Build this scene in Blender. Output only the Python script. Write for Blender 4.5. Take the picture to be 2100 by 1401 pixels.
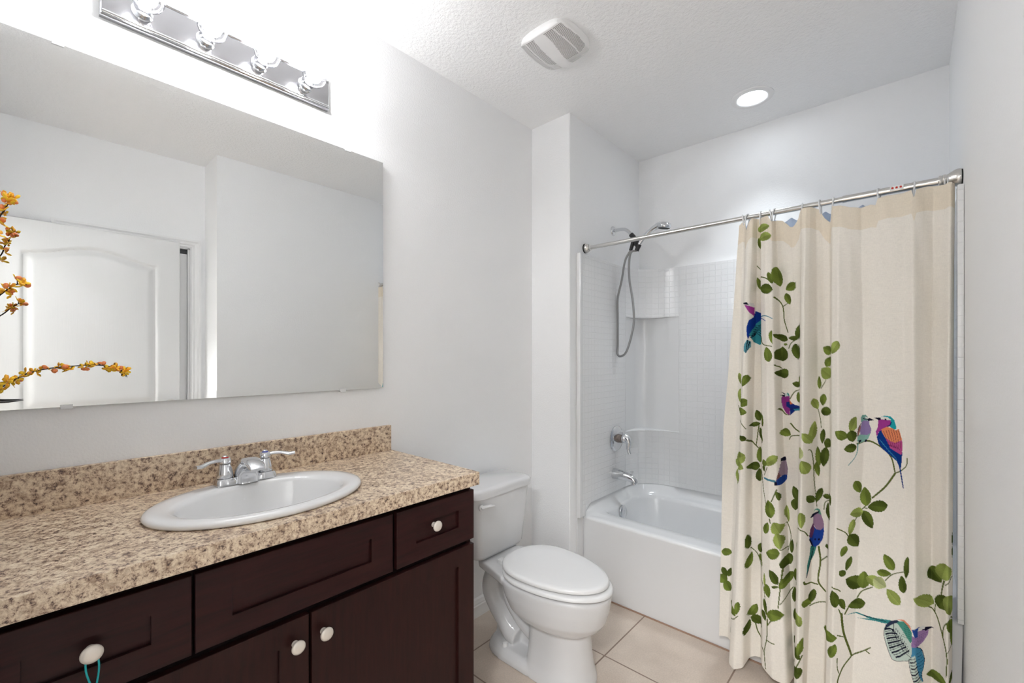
import bpy, bmesh, math, random
import numpy as np
from mathutils import Vector, Matrix

for _o in list(bpy.data.objects):
    bpy.data.objects.remove(_o)
SC = bpy.context.scene
COL = SC.collection
PI = math.pi
random.seed(7)

# ------------------------------------------------------------------ camera
YAW = math.radians(41.97)
CAM = (1.695, 0.0, 1.37)
F_PX = 905.0
HOR = 730.5
cam_d = bpy.data.cameras.new('camera')
cam = bpy.data.objects.new('camera', cam_d)
COL.objects.link(cam)
cam.location = CAM
cam.rotation_euler = (PI / 2, 0, YAW)
cam_d.sensor_width = 36
cam_d.lens = F_PX / 2100 * 36
cam_d.shift_y = (HOR - 700.5) / 2100
cam_d.clip_start = 0.02
SC.camera = cam

# ------------------------------------------------------------------ world, exposure
w = bpy.data.worlds.new('world')
SC.world = w
w.use_nodes = True
w.node_tree.nodes['Background'].inputs[0].default_value = (0.8, 0.85, 0.9, 1)
w.node_tree.nodes['Background'].inputs[1].default_value = 0.3
SC.view_settings.view_transform = 'Standard'
SC.view_settings.look = 'None'
SC.view_settings.gamma = 1
SC.view_settings.exposure = 3.68
SC.view_settings.use_curve_mapping = False
SC.cycles.use_denoising = True
SC.cycles.max_bounces = 14
SC.cycles.diffuse_bounces = 8
SC.cycles.glossy_bounces = 6
SC.cycles.transparent_max_bounces = 12
SC.cycles.caustics_reflective = False
SC.cycles.caustics_refractive = False
SC.cycles.sample_clamp_indirect = 4.0

BULB_E = 15.8        # vanity bulbs, emission strength of the lit core
CAN_E = 1.6         # recessed light over the tub
HALL_FILL_E = 11.0  # added fill lamp in the unseen hall


# ------------------------------------------------------------------ room measures
XW = 0.0             # vanity wall
XC = 0.277           # column side / alcove left wall
YC = 2.062           # column face
YB = 2.917           # alcove back wall
XR = 1.836           # right wall
XQ = 2.13            # recessed right wall by the doors
YQ = 0.89            # step in the right wall
YF = -0.13           # wall with the entry doorway
H = 2.74


def px_plane(px, py, axis, v):
    """point of the room seen at photograph pixel (px, py) on the plane axis = v"""
    r = (px - 1050) / F_PX
    u = (HOR - py) / F_PX
    d = (r * math.cos(YAW) - math.sin(YAW), r * math.sin(YAW) + math.cos(YAW), u)
    t = (v - CAM[axis]) / d[axis]
    return Vector([CAM[i] + d[i] * t for i in range(3)])


# ------------------------------------------------------------------ materials
def srgb(r, g, b):
    f = lambda c: (c / 255 / 12.92) if c / 255 <= 0.04045 else ((c / 255 + 0.055) / 1.055) ** 2.4
    return (f(r), f(g), f(b), 1)


def mat(name, col=(0.8, 0.8, 0.8, 1), rough=0.5, metal=0.0, spec=0.5, **kw):
    m = bpy.data.materials.new(name)
    m.use_nodes = True
    b = m.node_tree.nodes['Principled BSDF']
    b.inputs['Base Color'].default_value = col
    b.inputs['Roughness'].default_value = rough
    b.inputs['Metallic'].default_value = metal
    b.inputs['Specular IOR Level'].default_value = spec
    for k, v in kw.items():
        b.inputs[k.replace('_', ' ')].default_value = v
    return m


def N(m, t, **kw):
    n = m.node_tree.nodes.new(t)
    for k, v in kw.items():
        if k in n.inputs:
            n.inputs[k].default_value = v
        else:
            setattr(n, k, v)
    return n


def L(m, a, b):
    m.node_tree.links.new(a, b)


def bsdf(m):
    return m.node_tree.nodes['Principled BSDF']


def coords(m, scale=(1, 1, 1), kind='Object', loc=(0, 0, 0), rot=(0, 0, 0)):
    tc = N(m, 'ShaderNodeTexCoord')
    mp = N(m, 'ShaderNodeMapping')
    mp.inputs['Scale'].default_value = scale
    mp.inputs['Location'].default_value = loc
    mp.inputs['Rotation'].default_value = rot
    L(m, tc.outputs[kind], mp.inputs['Vector'])
    return mp.outputs['Vector']


def bump(m, height, strength=0.3, dist=0.002):
    b = N(m, 'ShaderNodeBump')
    b.inputs['Strength'].default_value = strength
    b.inputs['Distance'].default_value = dist
    L(m, height, b.inputs['Height'])
    L(m, b.outputs['Normal'], bsdf(m).inputs['Normal'])
    return b


def ramp(m, fac, stops):
    r = N(m, 'ShaderNodeValToRGB')
    e = r.color_ramp.elements
    e[0].position, e[0].color = stops[0]
    e[1].position, e[1].color = stops[-1]
    for p, c in stops[1:-1]:
        x = e.new(p)
        x.color = c
    L(m, fac, r.inputs['Fac'])
    return r.outputs['Color']


def noise(m, vec, scale, detail=2, rough=0.5):
    n = N(m, 'ShaderNodeTexNoise')
    n.inputs['Scale'].default_value = scale
    n.inputs['Detail'].default_value = detail
    n.inputs['Roughness'].default_value = rough
    if vec is not None:
        L(m, vec, n.inputs['Vector'])
    return n


def painted(name, col, scale, strength, dist):
    m = mat(name, col, 0.55, spec=0.35)
    n = noise(m, coords(m), scale, 3, 0.55)
    c = ramp(m, n.outputs['Fac'], [(0.35, (0, 0, 0, 1)), (0.65, (1, 1, 1, 1))])
    bump(m, c, strength, dist)
    return m


WALLC = (0.875, 0.88, 0.887, 1)
M_wall = painted('wall_paint', WALLC, 150, 0.3, 0.0015)
M_ceil = painted('ceiling_texture_paint', (0.89, 0.895, 0.90, 1), 75, 0.5, 0.003)
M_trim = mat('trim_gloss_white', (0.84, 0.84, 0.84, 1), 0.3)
M_hallwall = painted('hall_paint', (0.8, 0.8, 0.79, 1), 150, 0.2, 0.001)

# floor tile
M_floor = mat('floor_tile', rough=0.42)
_v = coords(M_floor, loc=(-0.66 + 0.47 * 4, -1.783 + 0.483 * 8, 0))
_br = N(M_floor, 'ShaderNodeTexBrick', offset=0.0, squash=1.0)
_br.inputs['Scale'].default_value = 1
_br.inputs['Mortar Size'].default_value = 0.0035
_br.inputs['Mortar Smooth'].default_value = 0.1
_br.inputs['Brick Width'].default_value = 0.47
_br.inputs['Row Height'].default_value = 0.483
L(M_floor, _v, _br.inputs['Vector'])
_n = noise(M_floor, _v, 5, 6, 0.6)
_c1 = ramp(M_floor, _n.outputs['Fac'], [(0.3, srgb(198, 183, 169)), (0.7, srgb(216, 202, 188))])
_n2 = noise(M_floor, _v, 160, 2)
_c2 = ramp(M_floor, _n2.outputs['Fac'], [(0.3, (0.88, 0.88, 0.88, 1)), (0.7, (1, 1, 1, 1))])
_mx = N(M_floor, 'ShaderNodeMixRGB', blend_type='MULTIPLY')
_mx.inputs['Fac'].default_value = 1
L(M_floor, _c1, _mx.inputs[1]); L(M_floor, _c2, _mx.inputs[2])
_mg = N(M_floor, 'ShaderNodeMixRGB')
L(M_floor, _br.outputs['Fac'], _mg.inputs[0]); L(M_floor, _mx.outputs[0], _mg.inputs[1])
_mg.inputs[2].default_value = srgb(138, 118, 104)
L(M_floor, _mg.outputs[0], bsdf(M_floor).inputs['Base Color'])
_inv = N(M_floor, 'ShaderNodeInvert'); L(M_floor, _br.outputs['Fac'], _inv.inputs['Color'])
bump(M_floor, _inv.outputs[0], 0.6, 0.002)


def granite(name, light, gloss):
    m = mat(name, rough=gloss, spec=0.8)
    v = coords(m)
    n1 = noise(m, v, 80, 8, 0.8)
    n1.inputs['Distortion'].default_value = 0.15
    if light:
        st = [(0.30, srgb(112, 84, 70)), (0.41, srgb(160, 130, 108)), (0.50, srgb(205, 178, 150)), (0.60, srgb(226, 205, 180)), (0.75, srgb(236, 220, 198))]
    else:
        st = [(0.37, srgb(56, 40, 36)), (0.425, srgb(130, 102, 86)), (0.47, srgb(198, 174, 148)), (0.55, srgb(226, 208, 182)), (0.68, srgb(242, 231, 210))]
    c1 = ramp(m, n1.outputs['Fac'], st)
    n2 = noise(m, v, 38, 5, 0.65)
    c2 = ramp(m, n2.outputs['Fac'], [(0.36, srgb(165, 138, 118)), (0.50, (1, 1, 1, 1))])
    mx = N(m, 'ShaderNodeMixRGB', blend_type='MULTIPLY')
    mx.inputs['Fac'].default_value = 0.6
    L(m, c1, mx.inputs[1]); L(m, c2, mx.inputs[2])
    L(m, mx.outputs[0], bsdf(m).inputs['Base Color'])
    bump(m, n1.outputs['Fac'], 0.15, 0.0006)
    return m


M_gran = granite('granite_laminate', False, 0.42)

# espresso wood
M_wood = mat('espresso_wood', rough=0.42, spec=0.22)
_v = coords(M_wood, scale=(6, 6, 60), rot=(0.0, 0, 0))
_n = noise(M_wood, coords(M_wood, scale=(30, 4, 40)), 2.0, 5, 0.6)
_c = ramp(M_wood, _n.outputs['Fac'], [(0.3, srgb(33, 12, 12)), (0.55, srgb(44, 17, 17)), (0.75, srgb(51, 22, 20))])
L(M_wood, _c, bsdf(M_wood).inputs['Base Color'])
M_woodv = mat('espresso_wood_upright', rough=0.42, spec=0.22)
_n = noise(M_woodv, coords(M_woodv, scale=(30, 40, 4)), 2.0, 5, 0.6)
_c = ramp(M_woodv, _n.outputs['Fac'], [(0.3, srgb(33, 13, 12)), (0.55, srgb(43, 18, 16)), (0.75, srgb(50, 22, 18))])
L(M_woodv, _c, bsdf(M_woodv).inputs['Base Color'])
M_woodin = mat('dark_cabinet_frame', srgb(20, 11, 11), 0.7, spec=0.1)  # brown frame taken near black, gap shadow put into the colour

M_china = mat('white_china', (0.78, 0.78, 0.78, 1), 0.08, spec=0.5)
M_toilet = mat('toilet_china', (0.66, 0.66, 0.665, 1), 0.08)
M_seat = mat('toilet_seat_plastic', (0.74, 0.74, 0.74, 1), 0.2)
M_acryl = mat('tub_acrylic', (0.76, 0.765, 0.77, 1), 0.14)
M_chrome = mat('chrome', (0.72, 0.73, 0.75, 1), 0.06, 1.0)
M_plate = mat('brushed_chrome_plate', (0.48, 0.48, 0.50, 1), 0.14, 1.0)
M_nickel = mat('brushed_nickel', (0.72, 0.70, 0.67, 1), 0.28, 1.0)
M_rod = mat('rod_steel', (0.70, 0.69, 0.67, 1), 0.2, 1.0)
M_knob = mat('pearl_knob', srgb(226, 219, 210), 0.25, 0.25)
M_blk = mat('black_plastic', (0.02, 0.02, 0.022, 1), 0.4)
M_rubber = mat('black_rubber', (0.015, 0.015, 0.015, 1), 0.7)
M_plast = mat('white_plastic', (0.84, 0.84, 0.84, 1), 0.35)
M_fan = mat('fan_dark_inside', (0.10, 0.10, 0.10, 1), 0.8)
M_hose = mat('steel_hose', (0.33, 0.33, 0.33, 1), 0.32, 0.9)
_w = N(M_hose, 'ShaderNodeTexWave', wave_type='BANDS', bands_direction='Z')
_w.inputs['Scale'].default_value = 130
L(M_hose, coords(M_hose), _w.inputs['Vector'])
bump(M_hose, _w.outputs['Fac'], 0.4, 0.001)
M_teal = mat('teal_thread', srgb(30, 160, 165), 0.8)
M_red = mat('red_mark', srgb(190, 40, 25), 0.5)
M_bluecap = mat('blue_ring', srgb(40, 60, 170), 0.3)
M_stick = mat('label_paper', (0.85, 0.85, 0.84, 1), 0.5)
M_vase = mat('navy_glaze', (0.012, 0.02, 0.05, 1), 0.1)
M_bark = mat('dark_twig', srgb(52, 40, 34), 0.7)
M_orange = mat('orange_bud', srgb(238, 142, 84), 0.6)
M_grout = mat('white_caulk', (0.8, 0.8, 0.8, 1), 0.5)

M_yel = mat('yellow_petal', srgb(245, 185, 30), 0.6)
_n = noise(M_yel, coords(M_yel), 90, 2)
L(M_yel, ramp(M_yel, _n.outputs['Fac'], [(0.34, srgb(246, 160, 40)), (0.52, srgb(255, 212, 50))]), bsdf(M_yel).inputs['Base Color'])

# wavy moulded tile of the tub surround
def tile_mat(name, u_axis):
    m = mat(name, (0.80, 0.805, 0.81, 1), 0.16)
    rot = {'x': (PI / 2, 0, 0), 'y': (0, 0, 0)}[u_axis]
    tc = N(m, 'ShaderNodeTexCoord')
    sp = N(m, 'ShaderNodeSeparateXYZ')
    L(m, tc.outputs['Object'], sp.inputs[0])
    cb = N(m, 'ShaderNodeCombineXYZ')
    L(m, sp.outputs['X' if u_axis == 'x' else 'Y'], cb.inputs['X'])
    L(m, sp.outputs['Z'], cb.inputs['Y'])
    br = N(m, 'ShaderNodeTexBrick', offset=0.0, squash=1.0)
    br.inputs['Scale'].default_value = 1
    br.inputs['Mortar Size'].default_value = 0.0022
    br.inputs['Mortar Smooth'].default_value = 0.6
    br.inputs['Brick Width'].default_value = 0.036
    br.inputs['Row Height'].default_value = 0.036
    L(m, cb.outputs[0], br.inputs['Vector'])
    inv = N(m, 'ShaderNodeInvert')
    L(m, br.outputs['Fac'], inv.inputs['Color'])
    b1 = N(m, 'ShaderNodeBump')
    b1.inputs['Strength'].default_value = 0.55
    b1.inputs['Distance'].default_value = 0.0022
    L(m, inv.outputs[0], b1.inputs['Height'])
    n = noise(m, cb.outputs[0], 70, 2)
    b2 = N(m, 'ShaderNodeBump')
    b2.inputs['Strength'].default_value = 0.25
    b2.inputs['Distance'].default_value = 0.0025
    L(m, n.outputs['Fac'], b2.inputs['Height'])
    L(m, b1.outputs[0], b2.inputs['Normal'])
    L(m, b2.outputs[0], bsdf(m).inputs['Normal'])
    return m


M_tilex = tile_mat('surround_tile_back', 'x')
M_tiley = tile_mat('surround_tile_side', 'y')

# mirror
M_mirror = mat('mirror_silver', (0.90, 0.91, 0.905, 1), 0.0, 1.0)
M_mback = mat('mirror_edge', (0.16, 0.18, 0.17, 1), 0.4)


def emit(name, col, s):
    m = bpy.data.materials.new(name)
    m.use_nodes = True
    nt = m.node_tree
    nt.nodes.clear()
    o = nt.nodes.new('ShaderNodeOutputMaterial')
    e = nt.nodes.new('ShaderNodeEmission')
    e.inputs[0].default_value = col
    e.inputs[1].default_value = s
    nt.links.new(e.outputs[0], o.inputs[0])
    return m


M_bulb = emit('bulb_light', (0.985, 0.99, 1.0, 1), BULB_E)
M_can = emit('recessed_light', (0.86, 0.94, 1.0, 1), CAN_E)
M_hallfill = emit('hall_fill_light', (0.97, 0.985, 1.0, 1), HALL_FILL_E)


def clear_mat(name, col, gloss):
    m = bpy.data.materials.new(name)
    m.use_nodes = True
    nt = m.node_tree
    nt.nodes.clear()
    o = nt.nodes.new('ShaderNodeOutputMaterial')
    mx = nt.nodes.new('ShaderNodeMixShader')
    t = nt.nodes.new('ShaderNodeBsdfTransparent')
    t.inputs[0].default_value = col
    g = nt.nodes.new('ShaderNodeBsdfGlossy')
    g.inputs['Color'].default_value = (0.6, 0.6, 0.62, 1)
    g.inputs['Roughness'].default_value = 0.08
    lw = nt.nodes.new('ShaderNodeLayerWeight')
    lw.inputs[0].default_value = gloss
    nt.links.new(lw.outputs['Facing'], mx.inputs[0])
    nt.links.new(t.outputs[0], mx.inputs[1])
    nt.links.new(g.outputs[0], mx.inputs[2])
    nt.links.new(mx.outputs[0], o.inputs[0])
    return m


M_glass = clear_mat('clear_bulb_glass', (0.97, 0.97, 0.97, 1), 0.35)
M_ring = mat('milky_clear_plastic', (0.90, 0.91, 0.92, 1), 0.2, Alpha=0.72)


def cloth_mat(name, attr, trans, col=None):
    m = bpy.data.materials.new(name)
    m.use_nodes = True
    nt = m.node_tree
    nt.nodes.clear()
    o = nt.nodes.new('ShaderNodeOutputMaterial')
    mx = nt.nodes.new('ShaderNodeMixShader')
    mx.inputs[0].default_value = trans
    d = nt.nodes.new('ShaderNodeBsdfDiffuse')
    t = nt.nodes.new('ShaderNodeBsdfTranslucent')
    if attr:
        a = nt.nodes.new('ShaderNodeAttribute')
        a.attribute_name = attr
        tc = nt.nodes.new('ShaderNodeTexCoord')
        mp = nt.nodes.new('ShaderNodeMapping')
        mp.inputs['Scale'].default_value = (900, 900, 90)
        n1 = nt.nodes.new('ShaderNodeTexNoise')
        n1.inputs['Scale'].default_value = 1.0
        mp2 = nt.nodes.new('ShaderNodeMapping')
        mp2.inputs['Scale'].default_value = (60, 60, 900)
        n2 = nt.nodes.new('ShaderNodeTexNoise')
        n2.inputs['Scale'].default_value = 1.0
        nt.links.new(tc.outputs['Object'], mp.inputs[0]); nt.links.new(mp.outputs[0], n1.inputs['Vector'])
        nt.links.new(tc.outputs['Object'], mp2.inputs[0]); nt.links.new(mp2.outputs[0], n2.inputs['Vector'])
        ad = nt.nodes.new('ShaderNodeMath'); ad.operation = 'ADD'
        nt.links.new(n1.outputs['Fac'], ad.inputs[0]); nt.links.new(n2.outputs['Fac'], ad.inputs[1])
        mr = nt.nodes.new('ShaderNodeMapRange')
        mr.inputs['From Min'].default_value = 0.6; mr.inputs['From Max'].default_value = 1.4
        mr.inputs['To Min'].default_value = 0.90; mr.inputs['To Max'].default_value = 1.06
        nt.links.new(ad.outputs[0], mr.inputs[0])
        mu = nt.nodes.new('ShaderNodeVectorMath'); mu.operation = 'SCALE'
        nt.links.new(a.outputs['Color'], mu.inputs[0]); nt.links.new(mr.outputs[0], mu.inputs['Scale'])
        nt.links.new(mu.outputs[0], d.inputs[0]); nt.links.new(mu.outputs[0], t.inputs[0])
    else:
        d.inputs[0].default_value = col
        t.inputs[0].default_value = col
    nt.links.new(d.outputs[0], mx.inputs[1])
    nt.links.new(t.outputs[0], mx.inputs[2])
    nt.links.new(mx.outputs[0], o.inputs[0])
    return m


# ------------------------------------------------------------------ object helpers
def tag(o, label=None, cat=None, group=None, kind=None):
    if label: o['label'] = label
    if cat: o['category'] = cat
    if group: o['group'] = group
    if kind: o['kind'] = kind
    return o


def thing(name, label, cat, loc=(0, 0, 0), group=None):
    o = bpy.data.objects.new(name, None)
    o.empty_display_size = 0.05
    COL.objects.link(o)
    o.location = loc
    return tag(o, label, cat, group)


def origin_of(o):
    v = Vector((0, 0, 0))
    while o is not None:
        v += Vector(o.location)
        o = o.parent
    return v


def obj(name, verts, faces, m, parent=None, smooth=False, mats=None, fmat=None, auto=None):
    """verts in room coordinates; shifted to the parent's frame"""
    off = origin_of(parent) if parent is not None else Vector((0, 0, 0))
    me = bpy.data.meshes.new(name)
    me.from_pydata([tuple(Vector(v) - off) for v in verts], [], faces)
    me.update()
    if mats:
        for x in mats: me.materials.append(x)
        if fmat is not None:
            me.polygons.foreach_set('material_index', fmat)
    else:
        me.materials.append(m)
    o = bpy.data.objects.new(name, me)
    COL.objects.link(o)
    if parent is not None:
        o.parent = parent
    if smooth:
        me.shade_smooth() if hasattr(me, 'shade_smooth') else None
        for p in me.polygons: p.use_smooth = True
        if auto is not None:
            me.set_sharp_from_angle(angle=math.radians(auto))
    return o


def bmobj(name, bm, m, parent=None, smooth=False, auto=None):
    bm.normal_update()
    vs = [v.co.copy() for v in bm.verts]
    bm.verts.index_update()
    fs = [[v.index for v in f.verts] for f in bm.faces]
    bm.free()
    return obj(name, vs, fs, m, parent, smooth, auto=auto)


class G:
    """vertex/face collector"""
    def __init__(s):
        s.v = []; s.f = []; s.mi = []; s.cur = 0

    def add(s, vs, fs):
        b = len(s.v)
        s.v += [tuple(x) for x in vs]
        s.f += [[b + i for i in f] for f in fs]
        s.mi += [s.cur] * len(fs)
        return s

    def box(s, x0, y0, z0, x1, y1, z1, bev=0.0):
        if bev > 0:
            bm = bmesh.new()
            bmesh.ops.create_cube(bm, size=1)
            for v in bm.verts:
                v.co = Vector(((x0 + x1) / 2 + v.co.x * (x1 - x0), (y0 + y1) / 2 + v.co.y * (y1 - y0), (z0 + z1) / 2 + v.co.z * (z1 - z0)))
            bmesh.ops.bevel(bm, geom=bm.edges[:], offset=bev, segments=2, profile=0.6, affect='EDGES')
            bm.verts.index_update()
            s.add([v.co for v in bm.verts], [[v.index for v in f.verts] for f in bm.faces])
            bm.free()
            return s
        v = [(x0, y0, z0), (x1, y0, z0), (x1, y1, z0), (x0, y1, z0), (x0, y0, z1), (x1, y0, z1), (x1, y1, z1), (x0, y1, z1)]
        return s.add(v, [[0, 3, 2, 1], [4, 5, 6, 7], [0, 1, 5, 4], [1, 2, 6, 5], [2, 3, 7, 6], [3, 0, 4, 7]])

    def loft(s, rings, cap0=True, cap1=True, closed=True):
        n = len(rings[0])
        vs = [p for r in rings for p in r]
        fs = []
        for k in range(len(rings) - 1):
            for i in range(n if closed else n - 1):
                j = (i + 1) % n
                fs.append([k * n + i, k * n + j, (k + 1) * n + j, (k + 1) * n + i])
        if cap0: fs.append(list(range(n))[::-1])
        if cap1: fs.append([(len(rings) - 1) * n + i for i in range(n)])
        return s.add(vs, fs)

    def tube(s, pts, rad, seg=16, smooth_n=0, cap=True, squash=1.0, up=None):
        pts = [Vector(p) for p in pts]
        rads = rad if isinstance(rad, (list, tuple)) else [rad] * len(pts)
        if smooth_n:
            pts, rads = catmull(pts, rads, smooth_n)
        rings = []
        prev = None
        for i, p in enumerate(pts):
            a = pts[max(0, i - 1)]; b = pts[min(len(pts) - 1, i + 1)]
            t = (b - a).normalized()
            if prev is None:
                ref = Vector(up) if up else (Vector((0, 0, 1)) if abs(t.z) < 0.9 else Vector((1, 0, 0)))
                u = (ref - t * ref.dot(t)).normalized()
            else:
                u = (prev - t * prev.dot(t)).normalized()
            prev = u
            v = t.cross(u)
            rings.append([p + (u * math.cos(2 * PI * k / seg) * rads[i] * squash + v * math.sin(2 * PI * k / seg) * rads[i]) for k in range(seg)])
        return s.loft(rings, cap, cap)

    def lathe(s, prof, base, axis, seg=32, cap0=True, cap1=True):
        """prof: [(radius, distance along axis)]"""
        ax = Vector(axis).normalized()
        ref = Vector((0, 0, 1)) if abs(ax.z) < 0.9 else Vector((1, 0, 0))
        u = (ref - ax * ref.dot(ax)).normalized()
        v = ax.cross(u)
        b = Vector(base)
        rings = [[b + ax * h + (u * math.cos(2 * PI * k / seg) + v * math.sin(2 * PI * k / seg)) * max(r, 1e-5) for k in range(seg)] for r, h in prof]
        return s.loft(rings, cap0, cap1)

    def sphere(s, c, r, seg=20, rings=12, sc=(1, 1, 1)):
        c = Vector(c)
        rr = []
        for i in range(rings + 1):
            t = PI * i / rings
            rr.append([c + Vector((math.sin(t) * math.cos(2 * PI * k / seg) * r * sc[0], math.sin(t) * math.sin(2 * PI * k / seg) * r * sc[1], -math.cos(t) * r * sc[2] + 0)) + Vector((0, 0, 0)) for k in range(seg)])
        return s.loft(rr, True, True)

    def build(s, name, m, parent=None, smooth=False, auto=None, mats=None):
        return obj(name, s.v, s.f, m, parent, smooth, mats=mats, fmat=s.mi if mats else None, auto=auto)


def catmull(pts, rads, n):
    P = [pts[0] * 2 - pts[1]] + pts + [pts[-1] * 2 - pts[-2]]
    R = [rads[0]] + list(rads) + [rads[-1]]
    op, orr = [], []
    for i in range(1, len(P) - 2):
        for k in range(n):
            t = k / n
            a, b, c, d = P[i - 1], P[i], P[i + 1], P[i + 2]
            op.append(0.5 * ((2 * b) + (c - a) * t + (2 * a - 5 * b + 4 * c - d) * t * t + (3 * b - a - 3 * c + d) * t ** 3))
            orr.append(R[i] * (1 - t) + R[i + 1] * t)
    op.append(pts[-1]); orr.append(rads[-1])
    return op, orr


def struct(name, g, m, smooth=False, label=None, parent=None):
    o = g.build(name, m, parent, smooth)
    o['kind'] = 'structure'
    if label: o['label'] = label
    return o


def ray_rrect(ang, cx, cy, x0, x1, y0, y1, rr):
    """point where the ray from (cx,cy) at ang leaves a rounded rectangle; rr radii for (x0y0, x1y0, x1y1, x0y1)"""
    dx, dy = math.cos(ang), math.sin(ang)
    lo, hi = 0.0, 5.0
    def inside(x, y):
        if x < x0 or x > x1 or y < y0 or y > y1: return False
        for (qx, qy, sx, sy, r) in ((x0, y0, 1, 1, rr[0]), (x1, y0, -1, 1, rr[1]), (x1, y1, -1, -1, rr[2]), (x0, y1, 1, -1, rr[3])):
            if r <= 0: continue
            mx, my = qx + sx * r, qy + sy * r
            if (x - mx) * sx < 0 and (y - my) * sy < 0 and (x - mx) ** 2 + (y - my) ** 2 > r * r: return False
        return True
    for _ in range(34):
        mid = (lo + hi) / 2
        if inside(cx + dx * mid, cy + dy * mid): lo = mid
        else: hi = mid
    return (cx + dx * lo, cy + dy * lo)


# ================================================================== ROOM SHELL
T = 0.1
HX0, HX1, HY0 = 0.5, 2.9, -1.9       # hall behind the doorway
g = G().box(-T, YF - T, -T, XQ + T + 0.0, YB + T, 0)
g.box(HX0 - T, HY0 - T, -T, HX1 + T, YF - T, 0)
struct('floor', g, M_floor)
g = G().box(-T, YF - T, H, XQ + T, YB + T, H + T)
g.box(HX0 - T, HY0 - T, H, HX1 + T, YF - T, H + T)
struct('ceiling', g, M_ceil)
struct('wall_left', G().box(-T, YF - T, 0, 0, YB + T, H), M_wall)
g = G()
g.add([(0, YC + 0.004, 0), (XC - 0.004, YC, 0), (XC, YC + 0.004, 0), (XC, YB, 0), (0, YB, 0),
       (0, YC + 0.004, H), (XC - 0.004, YC, H), (XC, YC + 0.004, H), (XC, YB, H), (0, YB, H)],
      [[0, 1, 6, 5], [1, 2, 7, 6], [2, 3, 8, 7], [3, 4, 9, 8], [4, 0, 5, 9], [0, 4, 3, 2, 1], [5, 6, 7, 8, 9]])
struct('wall_alcove', g, M_wall)
struct('wall_back', G().box(0, YB, 0, XR + 0.5, YB + T, H), M_wall)
struct('wall_right', G().box(XR, YQ, 0, XR + 0.5, YB, H), M_wall)
# recessed right wall with the closet door opening
CY0, CY1, CZ = 0.18, 0.80, 2.138
g = G().box(XQ, YF - T, 0, XQ + T, CY0, H).box(XQ, CY1, 0, XQ + T, YQ, H).box(XQ, CY0, CZ, XQ + T, CY1, H)
struct('wall_recess', g, M_wall)
# front wall with the entry opening
EX0, EX1, EZ = 1.19, 2.05, 2.12
g = G().box(0, YF - T, 0, EX0, YF, H).box(EX1, YF - T, 0, XQ, YF, H).box(EX0, YF - T, EZ, EX1, YF, H)
struct('wall_front', g, M_wall)
g = G().box(HX0 - T, HY0, 0, HX0, YF - T, H).box(HX1, HY0, 0, HX1 + T, YF - T, H).box(HX0 - T, HY0 - T, 0, HX1 + T, HY0, H)
g.box(XQ + T, YF - T - 0.02, 0, HX1 + T, YF - T, H)
struct('wall_hall', g, M_hallwall)


def baseboard(name, x0, y0, x1, y1, nx, ny):
    """moulded board from (x0,y0) to (x1,y1); (nx,ny) points into the room"""
    prof = [(0, 0), (0.014, 0), (0.014, 0.058), (0.011, 0.064), (0.011, 0.070), (0.008, 0.080), (0.006, 0.088), (0.0, 0.098)]
    r = [[(x + nx * d, y + ny * d, z) for d, z in prof] for x, y in ((x0, y0), (x1, y1))]
    g = G().loft(r)
    struct(name, g, M_trim)


baseboard('baseboard_left', 0, 1.08, 0, YC, 1, 0)
baseboard('baseboard_alcove', 0.0, YC, XC, YC, 0, -1)
baseboard('baseboard_right', XR, YQ, XR, 2.14, -1, 0)


def casing(g, x, y0, y1, z1, wd=0.062, dirx=-1):
    """door casing on a wall plane x, opening y0..y1, up to z1"""
    prof = [(0, 0), (0.006, 0.0), (0.010, 0.010), (0.008, 0.018), (0.013, 0.026), (0.013, 0.040), (0.017, 0.050), (0.017, wd), (0, wd)]
    def run(pts, outw):
        pass
    # uprights
    for ysg, yy in ((-1, y0), (1, y1)):
        rings = []
        for zz, ext in ((0.0, 0), (z1, 1)):
            rings.append([(x + dirx * d, yy + ysg * q, zz + (q if ext else 0)) for d, q in prof])
        g.loft(rings)
    rings = []
    for ysg, yy in ((-1, y0), (1, y1)):
        rings.append([(x + dirx * d, yy + ysg * q, z1 + q) for d, q in prof])
    g.loft(rings)


g = G()
casing(g, XQ, CY0, CY1, CZ - 0.005)
g.box(XQ, CY0, 0, XQ + T, CY0 + 0.012, CZ).box(XQ, CY1 - 0.012, 0, XQ + T, CY1, CZ).box(XQ, CY0, CZ - 0.012, XQ + T, CY1, CZ)
struct('trim_1', g, M_trim, smooth=False, label='white moulded casing around the closet doorway')
g = G()
prof_y = YF
for xx, sg in ((EX0, -1), (EX1, 1)):
    g.box(min(xx, xx + sg * 0.055), YF, 0, max(xx, xx + sg * 0.055), YF + 0.014, EZ + 0.055)
g.box(EX0, YF, EZ, EX1, YF + 0.014, EZ + 0.055)
g.box(EX0, YF - T, 0, EX0 + 0.014, YF, EZ).box(EX1 - 0.014, YF - T, 0, EX1, YF, EZ).box(EX0, YF - T, EZ - 0.014, EX1, YF, EZ)
struct('trim_2', g, M_trim, label='white casing around the entry doorway')


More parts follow.
